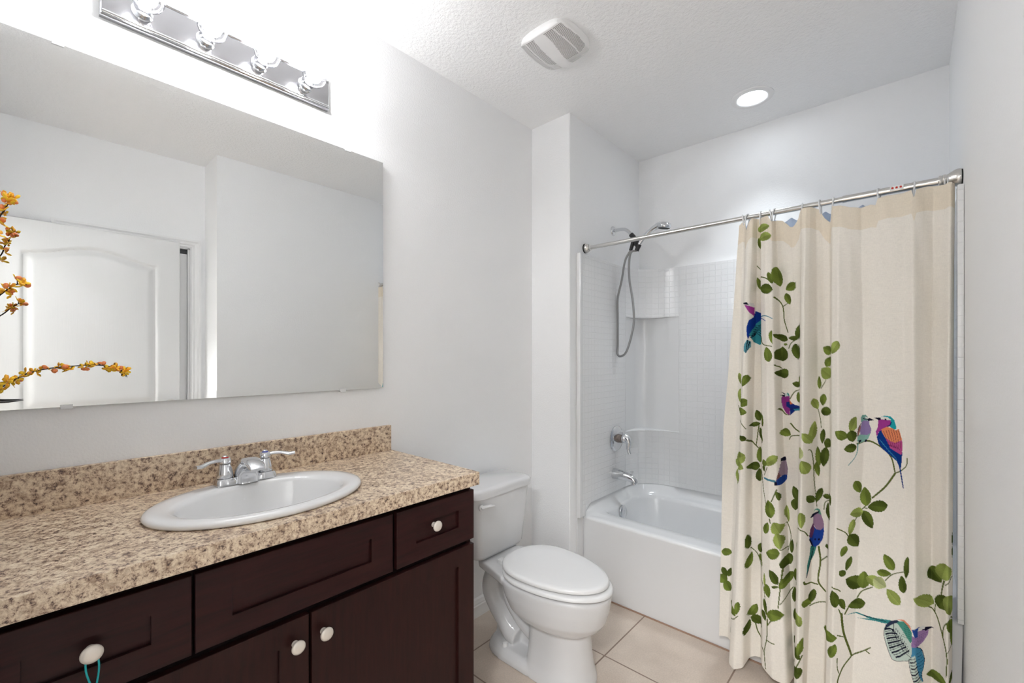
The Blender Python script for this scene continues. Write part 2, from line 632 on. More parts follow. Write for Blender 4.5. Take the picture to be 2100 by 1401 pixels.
# ------------------------------------------------------------------ moulded two panel doors
def arch_door(name, xf, y0, y1, z0, z1, label, thick=0.035, hw_side=1):
    """door leaf in a plane of constant x, moulded face towards -x at xf"""
    W = y1 - y0
    st = 0.122                         # stile
    ytop = z1 - z0
    nY, nZ = 110, 240
    def arch(y):                       # top line of the upper panel
        t = (y - (y0 + st)) / (W - 2 * st)
        s = 0.5 - 0.5 * math.cos(2 * PI * min(1, max(0, t)))
        return z1 - 0.181 + 0.062 * s
    def depth(y, z):
        def mould(d):                  # signed distance inside panel -> depth
            if d < 0: return 0
            if d < 0.008: return -0.009 * d / 0.008
            if d < 0.016: return -0.009
            if d < 0.048: return -0.009 + 0.008 * (d - 0.016) / 0.032
            return -0.001
        dy = min(y - (y0 + st), (y1 - st) - y)
        dz_up = min(z - (z0 + 0.95), arch(y) - z)
        dz_lo = min(z - (z0 + 0.23), (z0 + 0.80) - z)
        d = max(min(dy, dz_up), min(dy, dz_lo))
        return mould(d)
    vs, fs = [], []
    ys = [y0 + W * i / nY for i in range(nY + 1)]
    zs = [z0 + ytop * k / nZ for k in range(nZ + 1)]
    for z in zs:
        for y in ys:
            vs.append((xf - depth(y, z), y, z))
    for k in range(nZ):
        for i in range(nY):
            a = k * (nY + 1) + i
            fs.append([a, a + nY + 1, a + nY + 2, a + 1])
    g = G().add(vs, fs)
    g.box(xf + 0.0095, y0 + 0.0005, z0 + 0.0005, xf + thick, y1 - 0.0005, z1 - 0.0005)
    # edges
    g.box(xf, y0, z0, xf + 0.005, y0 + 0.001, z1).box(xf, y1 - 0.001, z0, xf + 0.005, y1, z1).box(xf, y0, z1 - 0.001, xf + 0.005, y1, z1)
    m = M_door
    o = g.build(name, m, None, True, auto=40)
    o['kind'] = 'structure'
    o['label'] = label
    return o


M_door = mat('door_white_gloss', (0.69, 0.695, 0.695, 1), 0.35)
_n = noise(M_door, coords(M_door, scale=(30, 160, 9)), 1.0, 4, 0.6)
bump(M_door, _n.outputs['Fac'], 0.25, 0.0012)
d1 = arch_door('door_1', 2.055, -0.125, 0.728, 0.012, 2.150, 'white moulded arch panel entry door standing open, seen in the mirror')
g = G().box(XQ + 0.02, CY0 + 0.014, 0.012, XQ + 0.055, CY1 - 0.014, CZ - 0.045)
struct('door_2', g, M_trim, label='plain white closet door behind the open entry door')
g = G().box(XQ + 0.022, CY0 + 0.012, CZ - 0.045, XQ + 0.06, CY1 - 0.012, CZ - 0.012)
o = g.build('closet_gap_strip', M_blk)  # black strip put in for the dark gap above the closet door
tag(o, 'black strip put in for the dark gap over the closet door, seen in the mirror', 'door gap strip')
# hinges of the entry door
for k, z in enumerate((0.25, 1.1, 1.9)):
    g = G().lathe([(0.006, 0), (0.006, 0.09)], (2.05, YF + 0.022, z), (0, 0, 1), 12)
    c = g.build('door_hinge', M_nickel, d1, True, auto=40)
# door knob on the entry door
g = G().lathe([(0.03, 0), (0.03, 0.006), (0.012, 0.01), (0.012, 0.022), (0.026, 0.03), (0.028, 0.04), (0.022, 0.05), (0.0, 0.054)], (2.055, 0.68, 0.96), (-1, 0, 0), 24)
g.build('door_knob', M_nickel, d1, True, auto=40)

# ================================================================== VANITY
CT = 0.962                    # counter top height
FX = 0.545                    # door and drawer fronts
van = thing('vanity_cabinet', 'dark espresso shaker vanity cabinet under the speckled counter', 'cabinet', (0.27, 0.497, 0))
VY0, VY1 = -0.085, 1.076
g = G()
g.box(0.002, VY0, 0.0, 0.525, VY0 + 0.018, 0.9165).box(0.002, VY1 - 0.018, 0.0, 0.525, VY1, 0.9165)
g.box(0.002, VY0 + 0.018, 0.0, 0.012, VY1 - 0.018, 0.9165)
g.box(0.012, VY0 + 0.018, 0.105, 0.505, VY1 - 0.018, 0.12)
g.box(0.45, VY0 + 0.018, 0.0, 0.465, VY1 - 0.018, 0.105)
g.build('cabinet_body', M_woodv, van)
g = G()
# face frame
g.box(0.506, VY0 + 0.018, 0.10, 0.5255, 0.0 - 0.045, 0.9165).box(0.506, 1.03, 0.10, 0.5255, VY1 - 0.018, 0.9165)
g.box(0.506, -0.045, 0.87, 0.5255, 1.03, 0.9165).box(0.506, -0.045, 0.69, 0.5255, 1.03, 0.74).box(0.506, -0.045, 0.10, 0.5255, 1.03, 0.145)
g.box(0.506, 0.225, 0.74, 0.5255, 0.275, 0.87).box(0.506, 0.725, 0.74, 0.5255, 0.78, 0.87).box(0.506, 0.475, 0.145, 0.5255, 0.525, 0.69)
g.box(0.506, 0.275, 0.739, 0.5252, 0.725, 0.871)
g.build('face_frame', M_woodin, van)


def shaker(name, y0, y1, z0, z1, fr_y, fr_z, upright):
    d = 0.009
    g = G()
    x0 = FX - 0.019
    b = 0.0012
    # outer ring with a small bevel
    o_ = [(x0, y0, z0), (x0, y1, z0), (x0, y1, z1), (x0, y0, z1)]
    def rect(x, a): return [(x, y0 + a, z0 + a), (x, y1 - a, z0 + a), (x, y1 - a, z1 - a), (x, y0 + a, z1 - a)]
    def inner(x, a): return [(x, y0 + fr_y + a, z0 + fr_z + a), (x, y1 - fr_y - a, z0 + fr_z + a), (x, y1 - fr_y - a, z1 - fr_z - a), (x, y0 + fr_y + a, z1 - fr_z - a)]
    g.loft([rect(x0, 0), rect(FX - b, 0), rect(FX, b), inner(FX, -0.0005), inner(FX - b, 0), inner(FX - d, 0)], True, True)
    # seams between stiles and rails
    o = g.build(name, M_woodv if upright else M_wood, van)
    return o


def knob(parent, y, z, label=None):
    g = G().lathe([(0.0085, 0), (0.0075, 0.002), (0.0058, 0.006), (0.0062, 0.012), (0.011, 0.0165), (0.0165, 0.0195), (0.0172, 0.022), (0.0160, 0.0248), (0.010, 0.0272), (0.0, 0.028)],
                  (FX - (0.0091 if label == 'in' else 0), y, z), (1, 0, 0), 28)
    return g.build('knob', M_knob, parent, True, auto=60)


dr = shaker('drawer_front', 0.759, 1.076, 0.724, 0.896, 0.071, 0.057, False)
knob(dr, 0.904, 0.818, 'in')
ff = shaker('false_drawer_front', 0.252, 0.745, 0.724, 0.896, 0.071, 0.053, False)
dl = shaker('drawer_front', -0.07, 0.246, 0.724, 0.896, 0.069, 0.057, False)
kn0 = knob(dl, 0.088, 0.812, 'in')
do = shaker('cabinet_door', 0.503, 1.076, 0.125, 0.706, 0.072, 0.06, True)
knob(do, 0.533, 0.645)
do = shaker('cabinet_door', -0.07, 0.496, 0.125, 0.706, 0.072, 0.06, True)
knob(do, 0.461, 0.645)

# countertop with the sink cut-out
SCX, SCY = 0.318, 0.469
ct = thing('countertop', 'tan and brown speckled laminate countertop with low backsplash', 'countertop', (0.28, 0.48, CT - 0.045))
X0, X1, Y0, Y1 = 0.002, 0.567, -0.125, 1.082
angs = sorted(set([2 * PI * k / 72 for k in range(72)] + [math.atan2(y - SCY, x - SCX) % (2 * PI) for x in (X0, X1) for y in (Y0, Y1)]))
def ell(ax, ay, cx, cy, z): return [(cx + ax * math.cos(a), cy + ay * math.sin(a), z) for a in angs]
def rct(x0, x1, y0, y1, z, r=0.0): return [(*ray_rrect(a, SCX, SCY, x0, x1, y0, y1, (r, r, r, r)), z) for a in angs]
zb = 0.917
rings = [ell(0.185, 0.255, SCX, SCY, zb), rct(X0, X1, Y0, Y1, zb), rct(X0, X1, Y0, Y1, CT - 0.0015),
         rct(X0 + 0.0, X1 - 0.0015, Y0, Y1 - 0.0015, CT), ell(0.185, 0.255, SCX, SCY, CT), ell(0.185, 0.255, SCX, SCY, zb)]
G().loft(rings, False, False).build('counter_slab', M_gran, ct)
g = G().box(0.002, Y0, CT, 0.021, 1.076, 1.07, 0.0012)
g.build('backsplash', M_gran, ct)
# sink
sk = thing('sink', 'white oval drop-in sink set in the speckled countertop', 'sink', (SCX, SCY, CT))
bx, by = 0.338, 0.466
def e2(ax, ay, cx, cy, z): return [(cx + ax * math.cos(2 * PI * k / 96), cy + ay * math.sin(2 * PI * k / 96), z) for k in range(96)]
R = [e2(0.196, 0.266, SCX, SCY, CT + 0.0005), e2(0.204, 0.274, SCX, SCY, CT + 0.002), e2(0.2065, 0.2765, SCX, SCY, CT + 0.008),
     e2(0.203, 0.273, SCX, SCY, CT + 0.014), e2(0.195, 0.265, SCX, SCY, CT + 0.018), e2(0.180, 0.248, SCX + 0.004, SCY, CT + 0.019),
     e2(0.163, 0.223, bx - 0.008, by, CT + 0.018), e2(0.156, 0.212, bx, by, CT + 0.014), e2(0.151, 0.206, bx, by, CT + 0.004),
     e2(0.143, 0.196, bx, by, CT - 0.025), e2(0.132, 0.183, bx, by, CT - 0.06), e2(0.112, 0.158, bx, by, CT - 0.092),
     e2(0.08, 0.115, bx, by, CT - 0.112), e2(0.045, 0.06, bx, by, CT - 0.12), e2(0.021, 0.021, bx, by, CT - 0.123),
     ]
O = [e2(0.024, 0.024, bx, by, CT - 0.135), e2(0.09, 0.12, bx, by, CT - 0.125), e2(0.125, 0.17, bx, by, CT - 0.10), e2(0.150, 0.205, bx, by, CT - 0.05), e2(0.160, 0.215, bx, by, CT - 0.004), e2(0.178, 0.248, SCX, SCY, CT + 0.0005)]
G().loft(R + O + [R[0]], False, False).build('basin', M_china, sk, True)
G().lathe([(0.0, -0.002), (0.018, -0.002), (0.0215, 0.0), (0.0215, -0.008)], (bx, by, CT - 0.1215), (0, 0, 1), 24).build('drain', M_chrome, sk, True, auto=40)

# faucet
fz = CT + 0.0185
FC = 0.470
fa = thing('faucet', 'chrome two handle faucet at the back of the oval sink', 'faucet', (0.147, FC, fz))
g = G()
def oblong(cx, cy, ax, ay, z, n=48, p=0.45):
    return [(cx + ax * abs(math.cos(2 * PI * k / n)) ** p * (1 if math.cos(2 * PI * k / n) >= 0 else -1), cy + ay * abs(math.sin(2 * PI * k / n)) ** p * (1 if math.sin(2 * PI * k / n) >= 0 else -1), z) for k in range(n)]
# two square-ish plinths and a thin plate joining them
for yy in (FC - 0.056, FC + 0.056):
    g.loft([oblong(0.149, yy, 0.029, 0.029, fz + 0.0), oblong(0.149, yy, 0.0285, 0.0285, fz + 0.012), oblong(0.149, yy, 0.0245, 0.0245, fz + 0.02)])
g.loft([oblong(0.149, FC, 0.026, 0.06, fz), oblong(0.149, FC, 0.025, 0.06, fz + 0.011), oblong(0.149, FC, 0.02, 0.056, fz + 0.015)])
g.build('base', M_chrome, fa, True, auto=50)
for yy, sg in ((FC - 0.056, -1), (FC + 0.056, 1)):
    hg = G().lathe([(0.0215, 0), (0.0225, 0.004), (0.0205, 0.018), (0.0165, 0.036), (0.0145, 0.041)], (0.149, yy, fz + 0.0205), (0, 0, 1), 28)
    hub = hg.build('handle_hub', M_chrome, fa, True, auto=50)
    lv = G().lathe([(0.0135, 0), (0.017, 0.002), (0.0178, 0.010), (0.0135, 0.018), (0.0, 0.0205)], (0.149, yy, fz + 0.062), (0, 0, 1), 28)
    lv.tube([(0.149, yy, fz + 0.071), (0.155, yy + sg * 0.022, fz + 0.075), (0.163, yy + sg * 0.045, fz + 0.074), (0.172, yy + sg * 0.066, fz + 0.0685), (0.178, yy + sg * 0.082, fz + 0.070)],
            [0.0105, 0.0095, 0.0088, 0.0105, 0.0095], 14, 6, True, squash=0.55)
    le = lv.build('lever_handle', M_chrome, fa, True, auto=50)
    G().lathe([(0.0095, 0), (0.0098, 0.0012), (0.0075, 0.0022), (0.0, 0.0024)], (0.149, yy, fz + 0.0802), (0, 0, 1), 20).build('red_index_cap' if sg < 0 else 'blue_index_cap', M_red if sg < 0 else M_bluecap, le, True)
for yy in (FC - 0.056, FC + 0.056):
    G().lathe([(0.0072, 0), (0.0070, 0.003), (0.004, 0.0048), (0.0, 0.005)], (0.149, yy, fz + 0.0824), (0, 0, 1), 20).build('handle_button', M_chrome, fa, True)
# spout: a wide arched body reaching out over the basin
prof = [(0.128, 0.0, 0.034), (0.127, 0.024, 0.034), (0.136, 0.050, 0.032), (0.155, 0.069, 0.029), (0.178, 0.079, 0.0265), (0.205, 0.080, 0.0245), (0.232, 0.074, 0.023), (0.252, 0.065, 0.022), (0.262, 0.057, 0.020)]
under = [(0.188, 0.0), (0.186, 0.012), (0.188, 0.024), (0.194, 0.034), (0.203, 0.042), (0.216, 0.047), (0.231, 0.049), (0.245, 0.049), (0.254, 0.048)]
rings = []
for (x, z, hw), (xu, zu) in zip(prof, under):
    ring = []
    n = 24
    for k in range(n):
        a = 2 * PI * k / n
        ca, sa = math.cos(a), math.sin(a)
        t = 0.5 + 0.5 * ca                      # 1 on the upper line, 0 on the lower
        ring.append((xu + (x - xu) * t, FC + hw * (abs(sa) ** 0.5) * (1 if sa >= 0 else -1), fz + zu + (z - zu) * t))
    rings.append(ring)
G().loft(rings).build('spout', M_chrome, fa, True, auto=60)
G().lathe([(0.004, 0), (0.004, 0.02), (0.0075, 0.023), (0.008, 0.029), (0.0, 0.032)], (0.118, FC, fz + 0.016), (0, 0, 1), 16).build('pop_up_rod', M_chrome, fa, True)

# ================================================================== MIRROR
MY0, MY1, MZ0, MZ1 = -0.10, 1.040, 1.234, 2.201
mi = thing('wall_mirror', 'large frameless wall mirror above the vanity counter', 'mirror', (0.0, 0.47, MZ0))
mx0, mx1, bw = 0.008, 0.0145, 0.023
def mr(x, a): return [(x, MY0 + a, MZ0 + a), (x, MY1 - a, MZ0 + a), (x, MY1 - a, MZ1 - a), (x, MY0 + a, MZ1 - a)]
G().loft([mr(mx1 - 0.0005, 0), mr(mx1, bw)], False, True).build('mirror_glass', M_mirror, mi)
G().loft([mr(0.0015, 0.006), mr(mx0, 0.0005), mr(mx1 - 0.0005, 0.0)], True, False).build('mirror_backing', M_mback, mi)
for y, top in ((0.081, 0), (0.859, 0), (0.065, 1), (0.88, 1)):
    z = MZ1 if top else MZ0
    s = 1 if top else -1
    g = G()
    za, zb2 = sorted((z - s * 0.006, z + s * 0.006))
    g.box(mx1 - 0.001, y - 0.012, za, mx1 + 0.002, y + 0.012, zb2, 0.0008)
    za, zb2 = sorted((z + s * 0.0005, z + s * 0.006))
    g.box(0.0, y - 0.012, za, mx1 + 0.001, y + 0.012, zb2)
    g.build('mirror_clip', M_ring, mi)

# ================================================================== VANITY LIGHT
vl = thing('vanity_light', 'chrome strip light with four clear globe bulbs above the mirror', 'wall light', (0.0, 0.473, 2.385))
LY0, LY1, LZ0, LZ1 = 0.146, 0.800, 2.326, 2.442
g = G()
def lr(x, a): return [(x, LY0 + a, LZ0 + a), (x, LY1 - a, LZ0 + a), (x, LY1 - a, LZ1 - a), (x, LY0 + a, LZ1 - a)]
g.loft([lr(0.0, 0), lr(0.018, 0), lr(0.0225, 0.0035)], True, True)
g.build('backplate', M_plate, vl)
for z in (LZ0 + 0.010, LZ1 - 0.010):
    G().tube([(0.0235, LY0 + 0.004, z), (0.0235, LY1 - 0.004, z)], 0.0042, 12).build('trim_rail', M_chrome, vl, True, auto=50)
for k in range(4):
    y = 0.237 + 0.156 * k
    zc = 2.378
    so = G().lathe([(0.026, 0), (0.026, 0.003), (0.0225, 0.005), (0.022, 0.022), (0.0235, 0.024), (0.022, 0.026), (0.022, 0.040), (0.018, 0.042), (0.017, 0.030)], (0.0226, y, zc), (1, 0, 0), 32).build('socket_cup', M_chrome, vl, True, auto=50)
    bl = G().lathe([(0.0135, 0.0), (0.0145, 0.008), (0.022, 0.014), (0.032, 0.024), (0.0385, 0.038), (0.040, 0.051), (0.037, 0.065), (0.029, 0.078), (0.016, 0.0865), (0.0, 0.089)], (0.058, y, zc), (1, 0, 0), 32).build('globe_bulb', M_glass, vl, True)
    G().lathe([(0.006, 0), (0.009, 0.004), (0.010, 0.014), (0.019, 0.022), (0.024, 0.034), (0.023, 0.046), (0.016, 0.056), (0.0, 0.06)], (0.068, y, zc), (1, 0, 0), 20).build('glowing_core', M_bulb, bl, True)

# ================================================================== EXHAUST FAN COVER
fan = thing('exhaust_fan_cover', 'white square louvered exhaust fan cover on the ceiling', 'vent', (0.542, 1.567, H))
cx, cy, hs = 0.542, 1.567, 0.131
nu, nv = 84, 336
def fan_pt(u, v):
    # u along x, v along y in [-1,1]; bulging rounded square
    bulge = 0.10
    x = u * (1 - bulge * v * v * 0.9) * hs
    y = v * (1 - bulge * u * u * 0.9) * hs
    r = max(abs(u), abs(v))
    dome = 0.030 * (1 - 0.55 * (u * u) ** 1.2 - 0.25 * (v * v) ** 1.5)
    e = min(1, (1 - abs(u)) / 0.09) * 1.0
    e2_ = min(1, (1 - abs(v)) / 0.09)
    edge = (math.sin(PI / 2 * max(0, e)) ** 0.6) * (math.sin(PI / 2 * max(0, e2_)) ** 0.6)
    return x, y, dome * edge
def band(u, v):
    if v > 0.88 or v < -0.86: return 0
    lo = -0.33 - 0.07 * v; hi = 0.12 - 0.10 * math.sin(v * PI * 0.9) * 0.6 - 0.02 * v
    if -0.88 < u < lo:
        ribs = -0.64
    elif hi < u < 0.90 - 0.06 * abs(v):
        ribs = 0.52 + 0.05 * math.cos(v * 1.5)
    else:
        return 0
    if abs(u - ribs) < 0.022: return 0
    return 1
vs, fs, mi_ = [], [], []
for j in range(nv + 1):
    v = -1 + 2 * j / nv
    slot_row = (j // 3) % 2 == 0
    for i in range(nu + 1):
        u = -1 + 2 * i / nu
        x, y, d = fan_pt(u, v)
        # rounding of the corners
        rr_ = (abs(u) ** 5 + abs(v) ** 5) ** 0.2
        k = 1 / max(1.0, rr_) if rr_ > 1 else 1
        x *= k; y *= k
        if rr_ > 1: d = 0
        vs.append((cx + x, cy + y, H - 0.004 - d))
for j in range(nv):
    v = -1 + 2 * (j + 0.5) / nv
    for i in range(nu):
        u = -1 + 2 * (i + 0.5) / nu
        if band(u, v) and j % 8 < 3:
            continue
        a = j * (nu + 1) + i
        fs.append([a, a + nu + 1, a + nu + 2, a + 1])
G().add(vs, fs).build('louvered_cover', M_plast, fan, True, auto=50)
# rim down from the ceiling and dark box behind the slots
ring0 = []
for k in range(64):
    a = 2 * PI * k / 64
    ca, sa = math.cos(a), math.sin(a)
    s_ = 1 / (abs(ca) ** 5 + abs(sa) ** 5) ** 0.2
    u, v = ca * s_, sa * s_
    ring0.append((u * (1 - 0.09 * v * v) * hs, v * (1 - 0.09 * u * u) * hs))
G().loft([[(cx + x, cy + y, H) for x, y in ring0], [(cx + x * 1.0, cy + y * 1.0, H - 0.0045) for x, y in ring0]], True, True).build('cover_rim', M_plast, fan, True, auto=40)
def sub(x, y, f): return (cx + x * f, cy + y * f)
G().loft([[(*sub(x, y, 0.86), H - 0.0046) for x, y in ring0], [(*sub(x, y, 0.84), H - 0.0075) for x, y in ring0]], True, True).build('inner_housing', M_fan, fan)

# ================================================================== RECESSED LIGHT
rl = thing('recessed_light', 'round white recessed ceiling light above the tub', 'ceiling light', (1.077, 2.588, H))
c0 = (1.077, 2.588, H)
G().lathe([(0.102, 0), (0.101, 0.004), (0.096, 0.0065), (0.075, 0.008), (0.068, 0.004), (0.064, -0.0)], c0, (0, 0, -1), 64, True, False).build('trim_ring', M_plast, rl, True, auto=40)
G().lathe([(0.0655, 0.0012), (0.0655, 0.0045), (0.0, 0.0048)], c0, (0, 0, -1), 48, True, True).build('lit_lens', M_can, rl)
al = bpy.data.lights.new('recessed_lamp', 'AREA')
al.shape = 'DISK'; al.size = 0.12; al.energy = 0.20; al.spread = math.radians(80); al.color = (0.88, 0.95, 1.0)
ao = bpy.data.objects.new('recessed_lamp', al); COL.objects.link(ao); ao.parent = rl; ao.location = (0, 0, -0.0065)

# ================================================================== unseen hall lamp, added as fill for the room
hl = thing('hall_fill_lamp', 'flush round fill lamp added in the unseen hall behind the doorway', 'ceiling light', (1.93, -1.2, H))
G().lathe([(0.26, 0), (0.26, 0.02), (0.24, 0.03)], (1.93, -1.2, H), (0, 0, -1), 40, True, True).build('fill_lamp_base', M_nickel, hl, True, auto=40)
G().lathe([(0.235, 0.0305), (0.22, 0.055), (0.17, 0.075), (0.08, 0.088), (0.0, 0.09)], (1.93, -1.2, H), (0, 0, -1), 40, True, True).build('fill_lamp_glow', M_hallfill, hl, True)

# ================================================================== TOILET
TY = 1.577
to = thing('toilet', 'white two piece toilet between the vanity and the tub', 'toilet', (0.45, TY, 0))
def egg(xb, xf, hw, z, xm=None, pw=1.0, pb=0.62, n=72, cyo=0.0, pe=0.85):
    """plan outline: blunt at xb (wall side), long round nose at xf"""
    xm = xm if xm is not None else xb + (xf - xb) * 0.42
    out = []
    for k in range(n):
        a = 2 * PI * k / n
        ca, sa = math.cos(a), math.sin(a)
        if ca >= 0:
            x = xm + (xf - xm) * ca
            y = hw * (abs(sa) ** pw) * (1 if sa >= 0 else -1)
        else:
            x = xm + (xm - xb) * -(abs(ca) ** pb)
            y = hw * (abs(sa) ** pe) * (1 if sa >= 0 else -1)
        out.append((x, TY + cyo + y, z))
    return out
g = G()
# bowl
g.loft([egg(0.46, 0.66, 0.07, 0.200, 0.56), egg(0.42, 0.715, 0.115, 0.215, 0.55), egg(0.375, 0.750, 0.150, 0.242, 0.53), egg(0.34, 0.774, 0.168, 0.272, 0.51), egg(0.315, 0.790, 0.179, 0.325, 0.49),
        egg(0.30, 0.797, 0.183, 0.37, 0.48), egg(0.297, 0.797, 0.183, 0.383, 0.48), egg(0.303, 0.790, 0.178, 0.391, 0.48)])
# front pedestal
g.loft([egg(0.43, 0.728, 0.136, 0.0, 0.56, pb=0.3), egg(0.432, 0.726, 0.134, 0.02, 0.56, pb=0.3), egg(0.437, 0.716, 0.120, 0.06, 0.56, pb=0.3), egg(0.44, 0.707, 0.108, 0.13, 0.56, pb=0.3), egg(0.44, 0.702, 0.102, 0.20, 0.56, pb=0.3), egg(0.42, 0.705, 0.106, 0.25, 0.55, pb=0.4)])
# foot
g.loft([egg(0.185, 0.72, 0.138, 0.0, 0.42, pb=0.5), egg(0.19, 0.715, 0.136, 0.022, 0.42, pb=0.5), egg(0.205, 0.70, 0.124, 0.042, 0.42, pb=0.5), egg(0.225, 0.68, 0.108, 0.05, 0.42, pb=0.5)])
# trapway
g.tube([(0.215, TY, 0.37), (0.185, TY, 0.32), (0.168, TY, 0.27), (0.170, TY, 0.225), (0.200, TY, 0.172), (0.255, TY, 0.125), (0.310, TY, 0.088), (0.36, TY, 0.075)], [0.072, 0.074, 0.078, 0.080, 0.076, 0.080, 0.092, 0.09], 24, 6, squash=0.62)
g.tube([(0.27, TY, 0.37), (0.268, TY, 0.30), (0.300, TY, 0.225), (0.365, TY, 0.175), (0.44, TY, 0.14), (0.50, TY, 0.13)], [0.045, 0.055, 0.068, 0.078, 0.085, 0.085], 24, 6, squash=0.55)
g.box(0.20, TY - 0.03, 0.03, 0.47, TY + 0.03, 0.36)
# deck below the tank
def deck(x0, x1, h0, h1, z):
    return [(x0, TY - h0, z), (x1, TY - h1, z), (x1, TY + h1, z), (x0, TY + h0, z)]
g.loft([deck(0.185, 0.36, 0.085, 0.13, 0.345), deck(0.165, 0.36, 0.115, 0.165, 0.365), deck(0.162, 0.36, 0.118, 0.168, 0.398), deck(0.166, 0.36, 0.114, 0.165, 0.403)])
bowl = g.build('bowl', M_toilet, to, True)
rm = bowl.modifiers.new('remesh', 'REMESH')
rm.mode = 'VOXEL'
rm.voxel_size = 0.0045
rm.use_smooth_shade = True
sm = bowl.modifiers.new('smooth', 'SMOOTH')
sm.iterations = 10
sm.factor = 0.6
for s in (-1, 1):
    G().lathe([(0.0135, 0.0), (0.0135, 0.016), (0.011, 0.022), (0.0, 0.0245)], (0.325, TY + s * 0.100, 0.040), (0, 0, 1), 20).build('bolt_cap', M_seat, to, True, auto=50)
# tank
def rr(x0, x1, y0, y1, r, z, n=10):
    pts = []
    for (qx, qy, a0) in ((x1 - r, y0 + r, -PI / 2), (x1 - r, y1 - r, 0), (x0 + r, y1 - r, PI / 2), (x0 + r, y0 + r, PI)):
        for k in range(n + 1):
            a = a0 + PI / 2 * k / n
            pts.append((qx + r * math.cos(a), qy + r * math.sin(a), z))
    return pts
def tankring(z, hw, xf, r, bow=0.010, xb=0.028):
    """tank section with a slightly bowed front"""
    out = []
    for x, y, zz in rr(xb, xf, TY - hw, TY + hw, r, z, 12):
        t = (y - TY) / hw
        if x > (xb + xf) / 2: x += bow * (1 - t * t)
        out.append((x, y, zz))
    return out
g = G().loft([tankring(0.404, 0.135, 0.185, 0.03), tankring(0.412, 0.158, 0.205, 0.04), tankring(0.43, 0.170, 0.213, 0.04), tankring(0.52, 0.180, 0.218, 0.04), tankring(0.62, 0.191, 0.224, 0.04), tankring(0.705, 0.199, 0.229, 0.04)])
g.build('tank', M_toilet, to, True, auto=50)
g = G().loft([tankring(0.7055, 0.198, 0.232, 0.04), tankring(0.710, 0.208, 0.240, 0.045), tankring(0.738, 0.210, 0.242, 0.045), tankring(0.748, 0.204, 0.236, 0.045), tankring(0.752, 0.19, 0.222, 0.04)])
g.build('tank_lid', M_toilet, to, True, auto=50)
hd = G().lathe([(0.014, 0), (0.014, 0.006), (0.009, 0.009)], (0.233, 1.412, 0.672), (1, 0, 0), 20)
hd.tube([(0.243, 1.405, 0.674), (0.250, 1.425, 0.677), (0.254, 1.45, 0.676), (0.252, 1.478, 0.670)], [0.011, 0.012, 0.0115, 0.008], 14, 5, True, squash=0.6)
hd.build('flush_lever', M_seat, to, True, auto=50)
# seat and lid
g = G().loft([egg(0.293, 0.795, 0.179, 0.3965, 0.48, pb=0.9, pe=0.97), egg(0.286, 0.803, 0.187, 0.401, 0.48, pb=0.9, pe=0.97), egg(0.286, 0.803, 0.187, 0.410, 0.48, pb=0.9, pe=0.97), egg(0.293, 0.796, 0.180, 0.416, 0.48, pb=0.9, pe=0.97)])
g.build('seat', M_seat, to, True, auto=50)
g = G().loft([egg(0.287, 0.780, 0.176, 0.4235, 0.47, pb=0.9, pe=0.97), egg(0.283, 0.785, 0.180, 0.427, 0.47, pb=0.9, pe=0.97), egg(0.283, 0.785, 0.180, 0.436, 0.47, pb=0.9, pe=0.97), egg(0.289, 0.779, 0.175, 0.4415, 0.47, pb=0.9, pe=0.97), egg(0.305, 0.762, 0.161, 0.4445, 0.47, pb=0.9, pe=0.97), egg(0.36, 0.70, 0.11, 0.446, 0.48, pb=0.9, pe=0.97)])
g.build('seat_lid', M_seat, to, True, auto=50)
for s in (-1, 1):
    G().box(0.262, TY + s * 0.072 - 0.017, 0.3985, 0.292, TY + s * 0.072 + 0.017, 0.4215, 0.004).build('seat_hinge', M_seat, to)

# ================================================================== BATHTUB
TX0, TX1, TF, TB = 0.2785, 1.8345, 2.190, 2.9155
ZR = 0.441
tb = thing('bathtub', 'white alcove bathtub with flat front apron', 'bathtub', (1.05, 2.55, 0))
ccx, ccy = 1.05, 2.57
angs2 = sorted(set([2 * PI * k / 160 for k in range(160)] + [math.atan2(y - ccy, x - ccx) % (2 * PI) for x in (TX0, TX1) for y in (TF, TB)]))
def tr(x0, x1, y0, y1, z, r): return [(*ray_rrect(a, ccx, ccy, x0, x1, y0, y1, r), z) for a in angs2]
def dk(x0, x1, y0, y1, r, zf):
    out = []
    for a in angs2:
        x, y = ray_rrect(a, ccx, ccy, x0, x1, y0, y1, r)
        out.append((x, y, zf(x, y)))
    return out
def flat(x, y): return ZR
def lift(x, y):     # deck rises towards walls, not towards the front
    d = min(x - TX0, TX1 - x, (TB - y))
    if x < 0.57 and y > 2.676:
        e = math.hypot((0.57 - x) / 0.27, (y - 2.676) / 0.214)
        d = min(d, (1 - e) * 0.235)
    t = min(1, max(0, 1 - d / 0.055))
    s = min(1, max(0, (y - (TF + 0.045)) / 0.03))
    return ZR + 0.009 * min(1, max(0, (y - 2.5) / 0.3)) + 0.055 * t * t * s
RR = (0.05, 0.10, 0.2, 0.17)
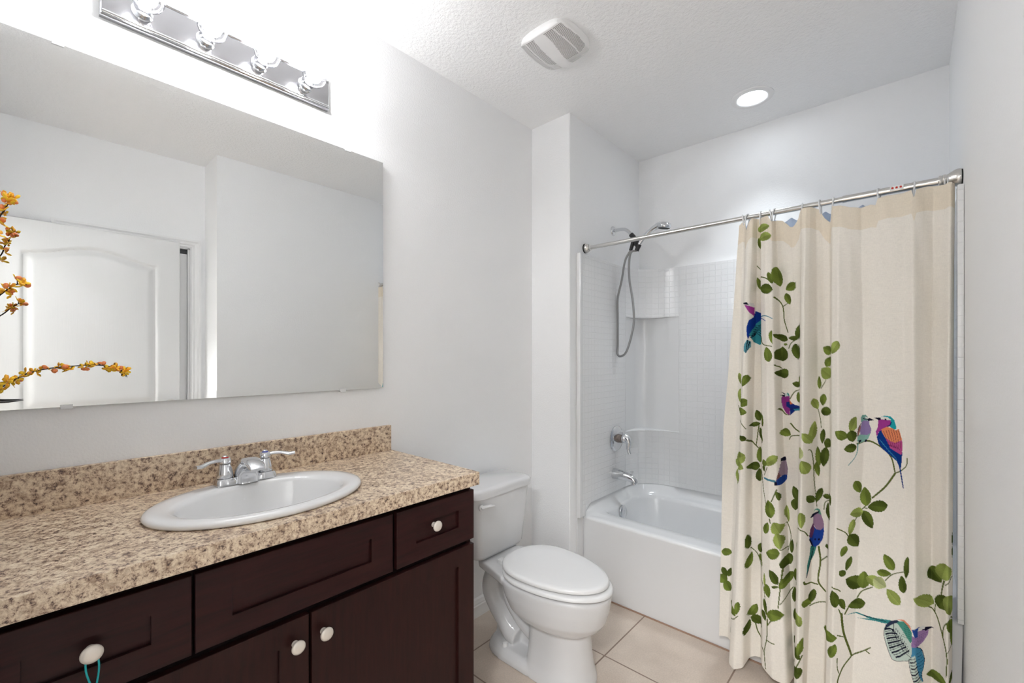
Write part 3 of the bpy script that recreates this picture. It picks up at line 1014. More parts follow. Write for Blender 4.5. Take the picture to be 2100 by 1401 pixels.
rings = [tr(TX0, TX1, TF + 0.008, TB, 0.0, (0, 0, 0, 0)), tr(TX0, TX1, TF + 0.002, TB, 0.2, (0, 0, 0, 0)), tr(TX0, TX1, TF, TB, 0.40, (0, 0, 0, 0)), tr(TX0, TX1, TF - 0.002, TB, 0.425, (0, 0, 0, 0)),
         dk(TX0, TX1, TF + 0.0, TB, (0, 0, 0, 0), lambda x, y: 0.434 if y < TF + 0.02 else max(0.434, lift(x, y))),
         dk(TX0 + 0.004, TX1 - 0.004, TF + 0.008, TB - 0.004, (0.0, 0.0, 0.0, 0.0), lambda x, y: lift(x, y) if y > TF + 0.03 else 0.4405),
         dk(TX0 + 0.0255, TX1 - 0.025, TF + 0.03, TB - 0.029, (0.02, 0.02, 0.06, 0.225), lambda x, y: lift(x, y)),
         dk(TX0 + 0.046, TX1 - 0.05, TF + 0.08, TB - 0.058, (0.03, 0.03, 0.12, 0.215), lambda x, y: lift(x, y)),
         dk(0.336, 1.765, 2.312, 2.832, RR, lambda x, y: lift(x, y) - 0.0005),
         dk(0.345, 1.757, 2.322, 2.823, RR, lambda x, y: lift(x, y) - 0.006),
         dk(0.350, 1.750, 2.328, 2.816, RR, lambda x, y: ZR - 0.018),
         tr(0.362, 1.72, 2.340, 2.80, 0.36, (0.08, 0.12, 0.2, 0.17)),
         tr(0.385, 1.66, 2.355, 2.78, 0.24, (0.1, 0.15, 0.2, 0.17)),
         tr(0.41, 1.58, 2.375, 2.75, 0.13, (0.12, 0.18, 0.2, 0.17)),
         tr(0.46, 1.50, 2.42, 2.70, 0.085, (0.12, 0.14, 0.14, 0.13)),
         tr(0.60, 1.35, 2.50, 2.62, 0.075, (0.05, 0.05, 0.05, 0.05))]
G().loft(rings, True, True).build('tub_shell', M_acryl, tb, True, auto=50)
G().lathe([(0.040, 0.0), (0.040, 0.006), (0.036, 0.010), (0.012, 0.0115), (0.010, 0.009), (0.0, 0.009)], (0.3575, 2.527, 0.392), (1, 0, 0.17), 32).build('overflow_plate', M_chrome, tb, True, auto=50)
G().lathe([(0.034, 0), (0.034, 0.003), (0.02, 0.005), (0, 0.005)], (0.66, 2.56, 0.0765), (0, 0, 1), 28).build('drain', M_chrome, tb, True, auto=40)
# thin bead of sealant along the apron foot and the column
g = G().box(TX0, TF + 0.001, 0.0, TX1, TF + 0.007, 0.006)
g.build('apron_sealant', mat('tan_caulk', srgb(160, 130, 112), 0.7), tb)

# ================================================================== TUB SURROUND
su = thing('tub_surround', 'white moulded tile pattern tub surround with corner shelves', 'tub surround', (1.05, 2.9, 0.5))
SZ0, SZ1 = 0.5065, 1.957
CX_, CY_ = 0.57, 2.676          # where the corner unit meets the panels
PX, PY = 0.300, 2.890           # panel faces
g = G()
# left panel: flange strip, tiled face
g.box(XC + 0.0005, 2.150, SZ0, PX, CY_, SZ1, 0.0025)
g.build('side_panel', M_tiley, su, True, auto=30)
g = G().box(XC + 0.0005, 2.128, 0.0, XC + 0.008, 2.186, 0.45)
g.box(XC + 0.0005, 2.125, 0.4465, 0.306, 2.152, SZ1 + 0.004, 0.004)
g.build('edge_flange', M_acryl, su, True, auto=30)
g = G().box(XC + 0.0005, 2.1525, 0.4465, 0.3035, 2.187, 0.5135, 0.003)
g.build('foot_return', M_acryl, su, True, auto=30)
g = G().box(CX_, PY, SZ0, 1.8255, YB - 0.0005, SZ1, 0.0025)
g.build('back_panel', M_tilex, su, True, auto=30)
g = G().box(1.826, 2.205, SZ0, XR - 0.0005, YB - 0.001, SZ1, 0.0025)
g.box(1.819, 2.152, 0.45, XR - 0.0005, 2.204, SZ1 + 0.004, 0.004)
g.build('side_panel', M_tiley, su, True, auto=30)
# corner unit
def cove(z, n=20, grow=0.0):
    out = []
    for k in range(n + 1):
        t = PI / 2 * k / n
        ax = CX_ - PX; ay = PY - CY_
        p = 0.86
        out.append((CX_ - ax * math.cos(t) ** p + grow, CY_ + ay * math.sin(t) ** p - grow, z))
    return out
def corner_solid(z0, z1):
    def full(z, gr=0.0): return cove(z, grow=gr) + [(CX_, YB - 0.001, z), (XC + 0.001, YB - 0.001, z), (XC + 0.001, CY_, z)]
    return [full(z0), full(z0 + 0.004, 0.002), full(z0 + 0.012, 0.002), full(z0 + 0.018, 0), full(z1)]
g = G()
g.loft([r for r in corner_solid(1.628, SZ1)])
g.build('upper_corner_shelf', M_tilex, su, True, auto=35)
def cornr(z0, z1):
    def full(z, gr=0.0): return cove(z, grow=gr) + [(CX_, YB - 0.001, z), (XC + 0.001, YB - 0.001, z), (XC + 0.001, CY_, z)]
    return [full(z0), full(z1 - 0.018), full(z1 - 0.012, 0.003), full(z1 - 0.004, 0.003), full(z1, -0.002)]
g = G().loft(cornr(SZ0, 0.874))
g.build('lower_corner_shelf', M_tilex, su, True, auto=35)
# smooth niche between the two shelves
def nic(z):
    out = [(PX, CY_, z)]
    r = 0.07
    for k in range(9):
        t = PI / 2 * k / 8
        out.append((PX - 0.012 + r - r * math.cos(t), PY + 0.012 - r + r * math.sin(t), z))
    out.append((CX_, PY, z))
    return out + [(CX_, YB - 0.001, z), (XC + 0.001, YB - 0.001, z), (XC + 0.001, CY_, z)]
G().loft([nic(0.8745), nic(1.6275)], True, True).build('niche_back', M_acryl, su, True, auto=60)
# smooth vertical rib seen at the edge of the shower opening, right
# ================================================================== SHOWER FITTINGS
sa = thing('shower_pipe', 'chrome shower arm with round wall flange and black bracket', 'shower pipe', (XC, 2.55, 2.176))
G().lathe([(0.030, 0.0), (0.030, 0.004), (0.024, 0.010), (0.012, 0.012), (0.0, 0.012)], (XC, 2.549, 2.176), (1, 0, 0), 32).build('wall_flange', M_chrome, sa, True, auto=50)
G().tube([(XC + 0.004, 2.549, 2.176), (0.33, 2.549, 2.176), (0.365, 2.549, 2.168), (0.392, 2.549, 2.145), (0.408, 2.549, 2.125)], 0.0105, 18, 6).build('arm_pipe', M_chrome, sa, True, auto=60)
g = G().tube([(0.404, 2.549, 2.130), (0.423, 2.549, 2.106)], 0.0155, 18)
g.tube([(0.415, 2.549, 2.116), (0.449, 2.549, 2.070)], [0.013, 0.019], 18)
g.tube([(0.449, 2.549, 2.088), (0.452, 2.535, 2.052)], [0.022, 0.018], 18)
g.tube([(0.42, 2.549, 2.085), (0.400, 2.549, 2.030)], [0.013, 0.0105], 16)
g.build('black_bracket', M_blk, sa, True, auto=50)
hs_ = thing('hand_shower', 'chrome hand shower head with black spray face in its bracket', 'shower head', (0.47, 2.54, 2.05))
g = G().tube([(0.452, 2.535, 2.035), (0.470, 2.535, 2.065), (0.500, 2.535, 2.097), (0.535, 2.535, 2.124), (0.575, 2.535, 2.144), (0.600, 2.535, 2.150)], [0.0105, 0.0115, 0.0125, 0.014, 0.018, 0.020], 20, 6)
axd = Vector((0.20, -0.10, 1.0)).normalized()
hc = Vector((0.622, 2.535, 2.140))
g.lathe([(0.036, -0.014), (0.040, -0.008), (0.041, 0.0), (0.036, 0.012), (0.022, 0.020), (0.0, 0.022)], hc, axd, 32)
g.build('head_and_grip', M_chrome, hs_, True, auto=60)
G().lathe([(0.0, -0.021), (0.026, -0.020), (0.034, -0.016), (0.035, -0.0135)], hc, axd, 32).build('spray_face', M_blk, hs_, True, auto=50)
G().tube([(0.463, 2.535, 2.055), (0.447, 2.535, 2.018)], [0.0165, 0.0125], 18).build('grip_cone', M_blk, hs_, True, auto=50)
pts = [(1289, 508), (1282, 535), (1275, 575), (1266, 612), (1260, 648), (1256, 685), (1256, 708), (1262, 725), (1272, 731), (1283, 724), (1292, 700), (1299, 668), (1300, 645), (1297, 612), (1291, 575), (1290, 542), (1294, 518), (1301, 505)]
P3 = [px_plane(x, y, 1, 2.549 - 0.030 * min(1, max(0, (k - 6) / 8))) for k, (x, y) in enumerate(pts)]
P3[0] = Vector((0.4005, 2.549, 2.032)); P3[-1] = Vector((0.4475, 2.535, 2.020))
for p in P3: p.x = max(p.x, 0.312)
o = G().tube(P3, 0.0068, 14, 10).build('shower_hose', M_hose, None, True, auto=60)
tag(o, 'grey flexible metal shower hose hanging in a long loop', 'hose')

vv = thing('tub_valve', 'chrome round tub valve with lever handle on the tiled wall', 'faucet', (PX, 2.549, 0.842))
G().lathe([(0.082, 0.0), (0.082, 0.003), (0.076, 0.009), (0.060, 0.011), (0.045, 0.015), (0.03, 0.016), (0.0, 0.016)], (PX + 0.0005, 2.549, 0.842), (1, 0, 0), 48).build('escutcheon', M_chrome, vv, True, auto=40)
G().lathe([(0.028, 0), (0.026, 0.016), (0.026, 0.03), (0.02, 0.034)], (PX + 0.015, 2.549, 0.845), (1, 0, 0), 28).build('valve_stem', mat('bronze_metal', (0.32, 0.27, 0.24, 1), 0.25, 1.0), vv, True, auto=40)  # stem in a darker bronze metal
g = G().lathe([(0.022, 0), (0.029, 0.006), (0.029, 0.022), (0.022, 0.03), (0.0, 0.033)], (PX + 0.045, 2.549, 0.848), (1, 0, 0), 28)
g.tube([(PX + 0.060, 2.549, 0.86), (PX + 0.082, 2.549, 0.845), (PX + 0.088, 2.549, 0.815), (PX + 0.083, 2.549, 0.785), (PX + 0.093, 2.549, 0.755)], [0.024, 0.021, 0.015, 0.012, 0.010], 18, 6)
g.build('lever_handle', M_chrome, vv, True, auto=60)
sp = thing('tub_spout', 'chrome tub spout with diverter knob below the valve', 'tub spout', (PX, 2.52, 0.625))
g = G()
rings = []
for d, r, dz, sq in ((0.0, 0.034, 0, 1), (0.02, 0.033, 0, 1), (0.06, 0.030, -0.002, 0.95), (0.10, 0.026, -0.006, 0.9), (0.128, 0.024, -0.012, 0.9), (0.146, 0.021, -0.022, 0.9), (0.156, 0.014, -0.030, 0.9), (0.158, 0.002, -0.032, 0.9)):
    rings.append([(PX + 0.0005 + d, 2.52 + r * sq * math.sin(2 * PI * k / 28), 0.625 + dz + r * math.cos(2 * PI * k / 28)) for k in range(28)])
g.loft(rings)
g.tube([(PX + 0.130, 2.52, 0.61), (PX + 0.137, 2.52, 0.582)], [0.020, 0.018], 20)
g.build('spout_body', M_chrome, sp, True, auto=60)
G().lathe([(0.0035, 0), (0.0035, 0.014), (0.009, 0.017), (0.009, 0.022), (0.0, 0.024)], (PX + 0.124, 2.52, 0.636), (0, 0, 1), 20).build('diverter_knob', M_chrome, sp, True, auto=50)

# ================================================================== CURTAIN ROD AND RINGS
RY, RZ = 2.220, 2.003
XJ = 1.508
rd = thing('curtain_rod', 'satin steel tension shower curtain rod across the tub opening', 'curtain rod', (1.05, RY, RZ))
G().tube([(XC + 0.04, RY, RZ), (XJ, RY, RZ)], 0.0115, 24).build('thin_tube', M_rod, rd, True, auto=50)
g = G().tube([(XJ - 0.008, RY, RZ), (XJ - 0.008, RY, RZ), (XR - 0.035, RY, RZ)], 0.0135, 24)
g.tube([(XJ - 0.012, RY, RZ), (XJ, RY, RZ)], 0.0143, 24)
g.build('wide_tube', M_rod, rd, True, auto=50)
EP = [(0.0275, 0.003), (0.0275, 0.006), (0.026, 0.016), (0.019, 0.026), (0.0145, 0.030), (0.0175, 0.033), (0.0175, 0.037), (0.0145, 0.040), (0.0160, 0.044), (0.0135, 0.048)]
G().lathe([(0.022, 0.0015), (0.026, 0.005), (0.0265, 0.014), (0.023, 0.024), (0.016, 0.029), (0.0175, 0.032), (0.0175, 0.038), (0.012, 0.042)], (XC, RY, RZ), (1, 0, 0), 32).build('end_cup', M_nickel, rd, True, auto=50)
G().lathe([(0.030, 0.004), (0.031, 0.010), (0.029, 0.020), (0.022, 0.032), (0.0175, 0.040), (0.0195, 0.043), (0.0195, 0.049), (0.0165, 0.051), (0.0185, 0.055), (0.0185, 0.060), (0.014, 0.063)], (XR, RY, RZ), (-1, 0, 0), 32).build('end_cup', M_nickel, rd, True, auto=50)
for x, s in ((XC, 1), (XR, -1)):
    G().lathe([(0.0275, 0.0), (0.0275, 0.004)], (x, RY, RZ), (s, 0, 0), 28).build('rubber_foot', M_rubber, rd, True, auto=50)
# paper label with three red marks wrapped on the wide tube
LX0 = px_plane(1825, 390, 1, RY)[0]; LX1 = px_plane(1853, 384, 1, RY)[0]
def arcstrip(x0, x1, r, a0, a1, n=10):
    v, f = [], []
    for i in range(n + 1):
        a = a0 + (a1 - a0) * i / n
        for x in (x0, x1):
            v.append((x, RY - r * math.cos(a), RZ + r * math.sin(a)))
    for i in range(n):
        f.append([2 * i, 2 * i + 1, 2 * i + 3, 2 * i + 2])
    return v, f
v, f = arcstrip(LX0, LX1, 0.0138, -0.45, 0.95)
lb = G().add(v, f).build('paper_label', M_stick, rd, True)
g = G()
for k in range(3):
    xc = LX0 + (LX1 - LX0) * (0.2 + 0.3 * k)
    hw = (LX1 - LX0) * 0.085
    v, f = arcstrip(xc - hw, xc + hw, 0.01395, -0.05, 0.38, 3)
    g.add(v, f)
    a0, a1 = 0.38, 0.62
    w2 = hw * 1.35
    g.add([(xc - w2, RY - 0.01396 * math.cos(a0), RZ + 0.01396 * math.sin(a0)), (xc + w2, RY - 0.01396 * math.cos(a0), RZ + 0.01396 * math.sin(a0)), (xc, RY - 0.01396 * math.cos(a1), RZ + 0.01396 * math.sin(a1))], [[0, 1, 2]])
g.build('red_marks', M_red, lb)
# end part
# ================================================================== SHOWER CURTAIN
def yc(z): return 2.103 + 0.0485 * z

def cpt(px, py):
    """cloth position (x, z) of a pattern point measured at photograph pixel px, py"""
    z = 1.0
    for _ in range(5):
        p = px_plane(px, py, 1, yc(z))
        z = p[2]
    return p[0], p[2]

KN = [  # fold lines: position at top, middle and hem, and how far the cloth stands forward
    (1515, 1480, 1470, -.012), (1523, 1505, 1488, -.014), (1528, 1518, 1496, -.006), (1533, 1521, 1499, .014), (1540, 1528, 1512, .023), (1547, 1536, 1529, .018),
    (1551, 1540, 1534, -.010), (1558, 1560, 1558, -.013), (1561, 1564, 1564, .008), (1572, 1581, 1590, .021), (1585, 1596, 1619, .016),
    (1588, 1600, 1624, -.020), (1604, 1618, 1625.5, -.020), (1620, 1636, 1626.5, -.016), (1642, 1640, 1628, -.012), (1644, 1642, 1630, .014), (1654, 1650, 1639, .024),
    (1662, 1658, 1648, .014), (1672, 1674, 1651, -.012), (1686, 1690, 1670, -.016), (1703, 1703, 1690, -.012), (1707, 1706, 1693, .014), (1722, 1722, 1706, .024),
    (1745, 1746, 1722, .012), (1765, 1772, 1745, -.004), (1800, 1815, 1795, .003), (1850, 1856, 1850, .001), (1872, 1876, 1876, .010), (1893, 1888, 1892, -.004),
    (1915, 1912, 1912, -.018), (1935, 1932, 1930, -.004), (1950, 1944, 1942, .010), (1958, 1955, 1952, -.010)]
NU, NVR = 560, 1120
zt, zm, zb_ = 1.98, cpt(1700, 900)[1], 0.03
def x_at(px, z):
    # x of a fold line given its picture column at height z
    y = yc(z)
    r = (px - 1050) / F_PX
    dx = r * math.cos(YAW) - math.sin(YAW); dy = r * math.sin(YAW) + math.cos(YAW)
    return CAM[0] + dx * y / dy
kt = np.array([x_at(k[0], zt) for k in KN]); km = np.array([x_at(k[1], zm) for k in KN]); kb = np.array([x_at(k[2], zb_) for k in KN])
kd = np.array([k[3] for k in KN])
# columns spread by the middle spacing, never less than a sliver each
seg = np.maximum(np.diff(km), 0.004)
s_ = np.concatenate([[0], np.cumsum(seg)]); s_ /= s_[-1]
U = np.linspace(0, 1, NU)
ct_, cm_, cb_ = (np.interp(U, s_, a) for a in (kt, km, kb))
cd_ = np.interp(U, s_, kd)
def gsm(a, s):
    k = np.arange(-3 * s, 3 * s + 1); w_ = np.exp(-k * k / (2.0 * s * s)); w_ /= w_.sum()
    return np.convolve(np.pad(a, 3 * s, mode='edge'), w_, mode='valid')
cd_s = gsm(cd_, 2)
# top hem line
TOPL = [(1515, 462), (1522, 455), (1527, 457), (1532, 474), (1538, 458), (1543, 450), (1552, 448), (1558, 449), (1576, 444), (1583, 456), (1590, 451), (1602, 451), (1612, 458), (1618, 464), (1625, 464), (1636, 449), (1642, 430), (1662, 425),
        (1678, 428), (1690, 446), (1703, 456), (1707, 424), (1725, 424), (1745, 427), (1765, 426), (1785, 420), (1795, 421), (1800, 407), (1820, 401), (1850, 397), (1869, 391), (1874, 408), (1879, 389), (1900, 381), (1928, 379), (1940, 378), (1946, 374), (1958, 375)]
BOTL = [(1470, 1310), (1482, 1311), (1495, 1317), (1499, 1352), (1512, 1361), (1528, 1360), (1534, 1353), (1545, 1352), (1560, 1357), (1574, 1369), (1600, 1386), (1620, 1399), (1630, 1400)]
tx = [x_at(p[0], 1.97) for p in TOPL]; tz = [cpt(*p)[1] for p in TOPL]
bx_ = [x_at(p[0], 0.05) for p in BOTL]; bz = [max(0.012, cpt(*p)[1]) for p in BOTL]
bx_ += [x_at(1660, 0.03), x_at(1955, 0.03)]; bz += [0.03, 0.03]
ztop = np.minimum(np.interp(ct_, tx, tz), 1.9885); zbot = np.interp(cb_, bx_, bz)
fr = np.linspace(0, 1, NVR)[:, None]
ZZ = ztop[None, :] * (1 - fr) + zbot[None, :] * fr
# x by height
upper = np.clip((zt - ZZ) / (zt - zm), 0, 1); lower = np.clip((zm - ZZ) / (zm - zb_), 0, 1)
XX = ct_[None, :] * (1 - upper) + cm_[None, :] * upper
XX = np.where(ZZ < zm, cm_[None, :] * (1 - lower) + cb_[None, :] * lower, XX)
amp = 0.35 + 0.65 * np.clip((1.98 - ZZ) / 0.35, 0, 1)
wob = 0.0022 * np.sin(XX * 55 + ZZ * 9) * np.sin(ZZ * 5.3 + XX * 13) + 0.0012 * np.sin(XX * 140 + ZZ * 21) * np.clip((ZZ - 1.2) / 0.6, 0, 1)
YY = 2.103 + 0.0485 * ZZ - 2.25 * cd_s[None, :] * amp + wob

# ---- the print
def lin(c): return np.array(srgb(*c)[:3])
CREAM = lin((249, 244, 235))
COLR = np.tile(CREAM, (NVR, NU, 1)).astype(np.float64)
hem_shade = (ztop[None, :] - ZZ) < 0.088
COLR[hem_shade] = lin((243, 233, 216))  # shading of the doubled hem cloth, painted into the colour
def paint(poly, col, shade=None):
    """poly: list of (x, z) on the cloth"""
    P = np.array(poly)
    x0, z0 = P.min(0); x1, z1 = P.max(0)
    r = np.nonzero(((ZZ.max(1) >= z0) & (ZZ.min(1) <= z1)))[0]
    if len(r) == 0: return
    r0, r1 = r[0], r[-1] + 1
    sx, sz = XX[r0:r1], ZZ[r0:r1]
    box = (sx >= x0) & (sx <= x1) & (sz >= z0) & (sz <= z1)
    ii = np.nonzero(box)
    if len(ii[0]) == 0: return
    X, Z = sx[ii], sz[ii]
    ins = np.zeros(len(X), bool)
    n = len(P)
    for i in range(n):
        ax, az = P[i]; bx2, bz2 = P[(i + 1) % n]
        if az == bz2: continue
        c = ((az > Z) != (bz2 > Z)) & (X < (bx2 - ax) * (Z - az) / (bz2 - az) + ax)
        ins ^= c
    rr_, cc_ = ii[0][ins] + r0, ii[1][ins]
    c = np.array(col)
    if shade is None:
        COLR[rr_, cc_] = c
    else:
        COLR[rr_, cc_] = c[None, :] * shade(X[ins], Z[ins])[:, None]
def ppx(pts, col, shade=None): paint([cpt(*p) for p in pts], lin(col), shade)
def line_px(pts, w_, col):
    n = len(pts)
    if n > 2:
        P = [Vector((p[0], p[1], 0)) for p in pts]
        P, _ = catmull(P, [0] * n, 5)
        pts = [(p.x, p.y) for p in P]; n = len(pts)
    Lf, Rt = [], []
    for i in range(n):
        a = pts[max(0, i - 1)]; b = pts[min(n - 1, i + 1)]
        dx, dy = b[0] - a[0], b[1] - a[1]
        q = math.hypot(dx, dy) or 1
        t = i / (n - 1)
        ww = w_ / 2 * (1 - 0.25 * t)
        Lf.append((pts[i][0] - dy / q * ww, pts[i][1] + dx / q * ww)); Rt.append((pts[i][0] + dy / q * ww, pts[i][1] - dx / q * ww))
    ppx(Lf + Rt[::-1], col)
rng = random.Random(3)
TONE = {'D': (88, 102, 44), 'M': (118, 134, 60), 'L': (158, 172, 92), 'P': (196, 204, 146)}
def leaf(cx0, cy0, ln, wd, ang, tone, lo=None, hi=None):
    a = math.radians(ang)
    ca, sa = math.cos(a), math.sin(a)
    jg = rng.uniform(-.05, .05)
    up, dn = [], []
    n = 14
    for i in range(n + 1):
        t = -1 + 2 * i / n
        hw = (1 - abs(t) ** 2.3) ** 0.85 * (1 + 0.22 * t * (1 if jg > 0 else -1))
        hw *= 1 + 0.04 * ((i % 2) * 2 - 1)
        up.append((t, hw)); dn.append((t, -hw * 0.96))
    pts = []
    for t, h in up + dn[::-1]:
        x = cx0 + t * ln / 2 * ca - h * wd / 2 * sa
        y = cy0 + t * ln / 2 * sa + h * wd / 2 * ca
        if lo is not None: x = max(x, lo)
        if hi is not None: x = min(x, hi)
        pts.append((x, y))
    ph = rng.uniform(0, 6.28)
    kx, kz = rng.uniform(60, 130), rng.uniform(60, 130)
    cxw, czw = cpt(cx0, cy0)
    sgn = rng.choice((-1, 1))
    def sh(X, Z):
        s = 0.97 + 0.15 * np.sin(X * kx + Z * kz + ph) + 0.05 * np.sin(X * 900) * np.sin(Z * 700)
        # one half of the blade darker along the midrib, as printed
        side = (-(X - cxw) * sa - (Z - czw) * ca) * sgn
        return s * np.where(side > 0, 1.12, 0.84)
    paint([cpt(*p) for p in pts], lin(TONE[tone]), sh)
STEM = (98, 108, 52)
STEMS = [
 ([(1558, 568), (1575, 573), (1586, 583)], 2.5), ([(1589, 610), (1601, 627), (1604, 655), (1612, 682)], 2.5), ([(1601, 627), (1612, 620)], 2), ([(1550, 544), (1558, 552)], 2),
 ([(1563, 690), (1568, 706), (1588, 711)], 2.2), ([(1613, 715), (1620, 702), (1640, 692)], 2.2), ([(1591, 748), (1600, 757)], 2), ([(1681, 798), (1692, 780)], 2),
 ([(1512, 832), (1518, 852), (1535, 878)], 1.8), ([(1554, 868), (1548, 915)], 2.4), ([(1535, 900), (1545, 912), (1554, 922)], 2.6), ([(1560, 930), (1566, 975), (1570, 1005), (1575, 1030)], 1.6),
 ([(1578, 955), (1571, 972)], 1.8), ([(1616, 820), (1626, 805), (1638, 800)], 2.4), ([(1596, 838), (1606, 851), (1616, 853)], 2.5), ([(1617, 870), (1628, 882), (1641, 890)], 3.2),
 ([(1641, 895), (1620, 897), (1614, 905)], 2.6), ([(1675, 838), (1680, 860), (1682, 880)], 1.6), ([(1659, 921), (1664, 925), (1667, 950), (1668, 990), (1673, 1045)], 1.7), ([(1687, 1050), (1690, 1035), (1701, 1028)], 2.2),
 ([(1597, 1000), (1586, 1025)], 3), ([(1583, 1058), (1585, 1068)], 2.2), ([(1640, 1077), (1652, 1085), (1658, 1098)], 2), ([(1609, 1075), (1615, 1090), (1618, 1110), (1612, 1135)], 1.8),
 ([(1602, 1122), (1614, 1128)], 2), ([(1537, 1125), (1551, 1140), (1560, 1170), (1570, 1205), (1574, 1235), (1578, 1262)], 1.6), ([(1608, 1160), (1605, 1190), (1600, 1240)], 3),
 ([(1623, 1212), (1603, 1233)], 2.5), ([(1578, 1262), (1577, 1300), (1571, 1330), (1574, 1365)], 2.4), ([(1588, 1262), (1578, 1275)], 3), ([(1546, 1283), (1552, 1303), (1570, 1330)], 2.6),
 ([(1577, 1305), (1594, 1311)], 2.2), ([(1497, 1261), (1510, 1261), (1520, 1253)], 2.2), ([(1676, 1125), (1680, 1158), (1675, 1190), (1678, 1205), (1692, 1220)], 4.2), ([(1680, 1157), (1696, 1145)], 3),
 ([(1651, 1186), (1655, 1195), (1675, 1206)], 3), ([(1658, 1247), (1670, 1243), (1692, 1241)], 2.6), ([(1648, 1335), (1637, 1357)], 3),
 ([(1757, 910), (1775, 905), (1790, 907), (1812, 920), (1828, 938), (1836, 970)], 3.6), ([(1836, 970), (1818, 995), (1800, 1012), (1788, 1022)], 4.4), ([(1836, 970), (1848, 965), (1859, 955), (1861, 939)], 2.6),
 ([(1776, 1038), (1764, 1050), (1749, 1075), (1741, 1098)], 2.2), ([(1780, 1043), (1770, 1043)], 1.6), ([(1719, 1076), (1735, 1087), (1741, 1097)], 2.2),
 ([(1727, 1250), (1731, 1290), (1742, 1330), (1746, 1345)], 4.4), ([(1746, 1345), (1730, 1362), (1720, 1385), (1719, 1402)], 3.2), ([(1746, 1345), (1765, 1338), (1778, 1332), (1786, 1327)], 3.2),
 ([(1776, 1335), (1784, 1341)], 2.4), ([(1757, 1228), (1768, 1213), (1790, 1204)], 3), ([(1733, 1255), (1742, 1240), (1749, 1232)], 3), ([(1815, 1190), (1830, 1177), (1857, 1172)], 2.4),
 ([(1727, 1255), (1722, 1240)], 2.4), ([(1719, 1293), (1733, 1301)], 2.2), ([(1719, 1340), (1719, 1360), (1722, 1373)], 1.8), ([(1709, 1194), (1720, 1200), (1726, 1206)], 2.4),
 ([(1937, 1190), (1934, 1203), (1931, 1222)], 3.2), ([(1952, 1184), (1938, 1199)], 2.4), ([(1903, 1250), (1920, 1265), (1932, 1300), (1941, 1340), (1940, 1385)], 2.6), ([(1918, 1262), (1920, 1245)], 2),
 ([(1934, 1310), (1936, 1285), (1948, 1267), (1953, 1272)], 2.2), ([(1941, 1336), (1952, 1325)], 2)]
for p, w_ in STEMS: line_px(p, w_, STEM)
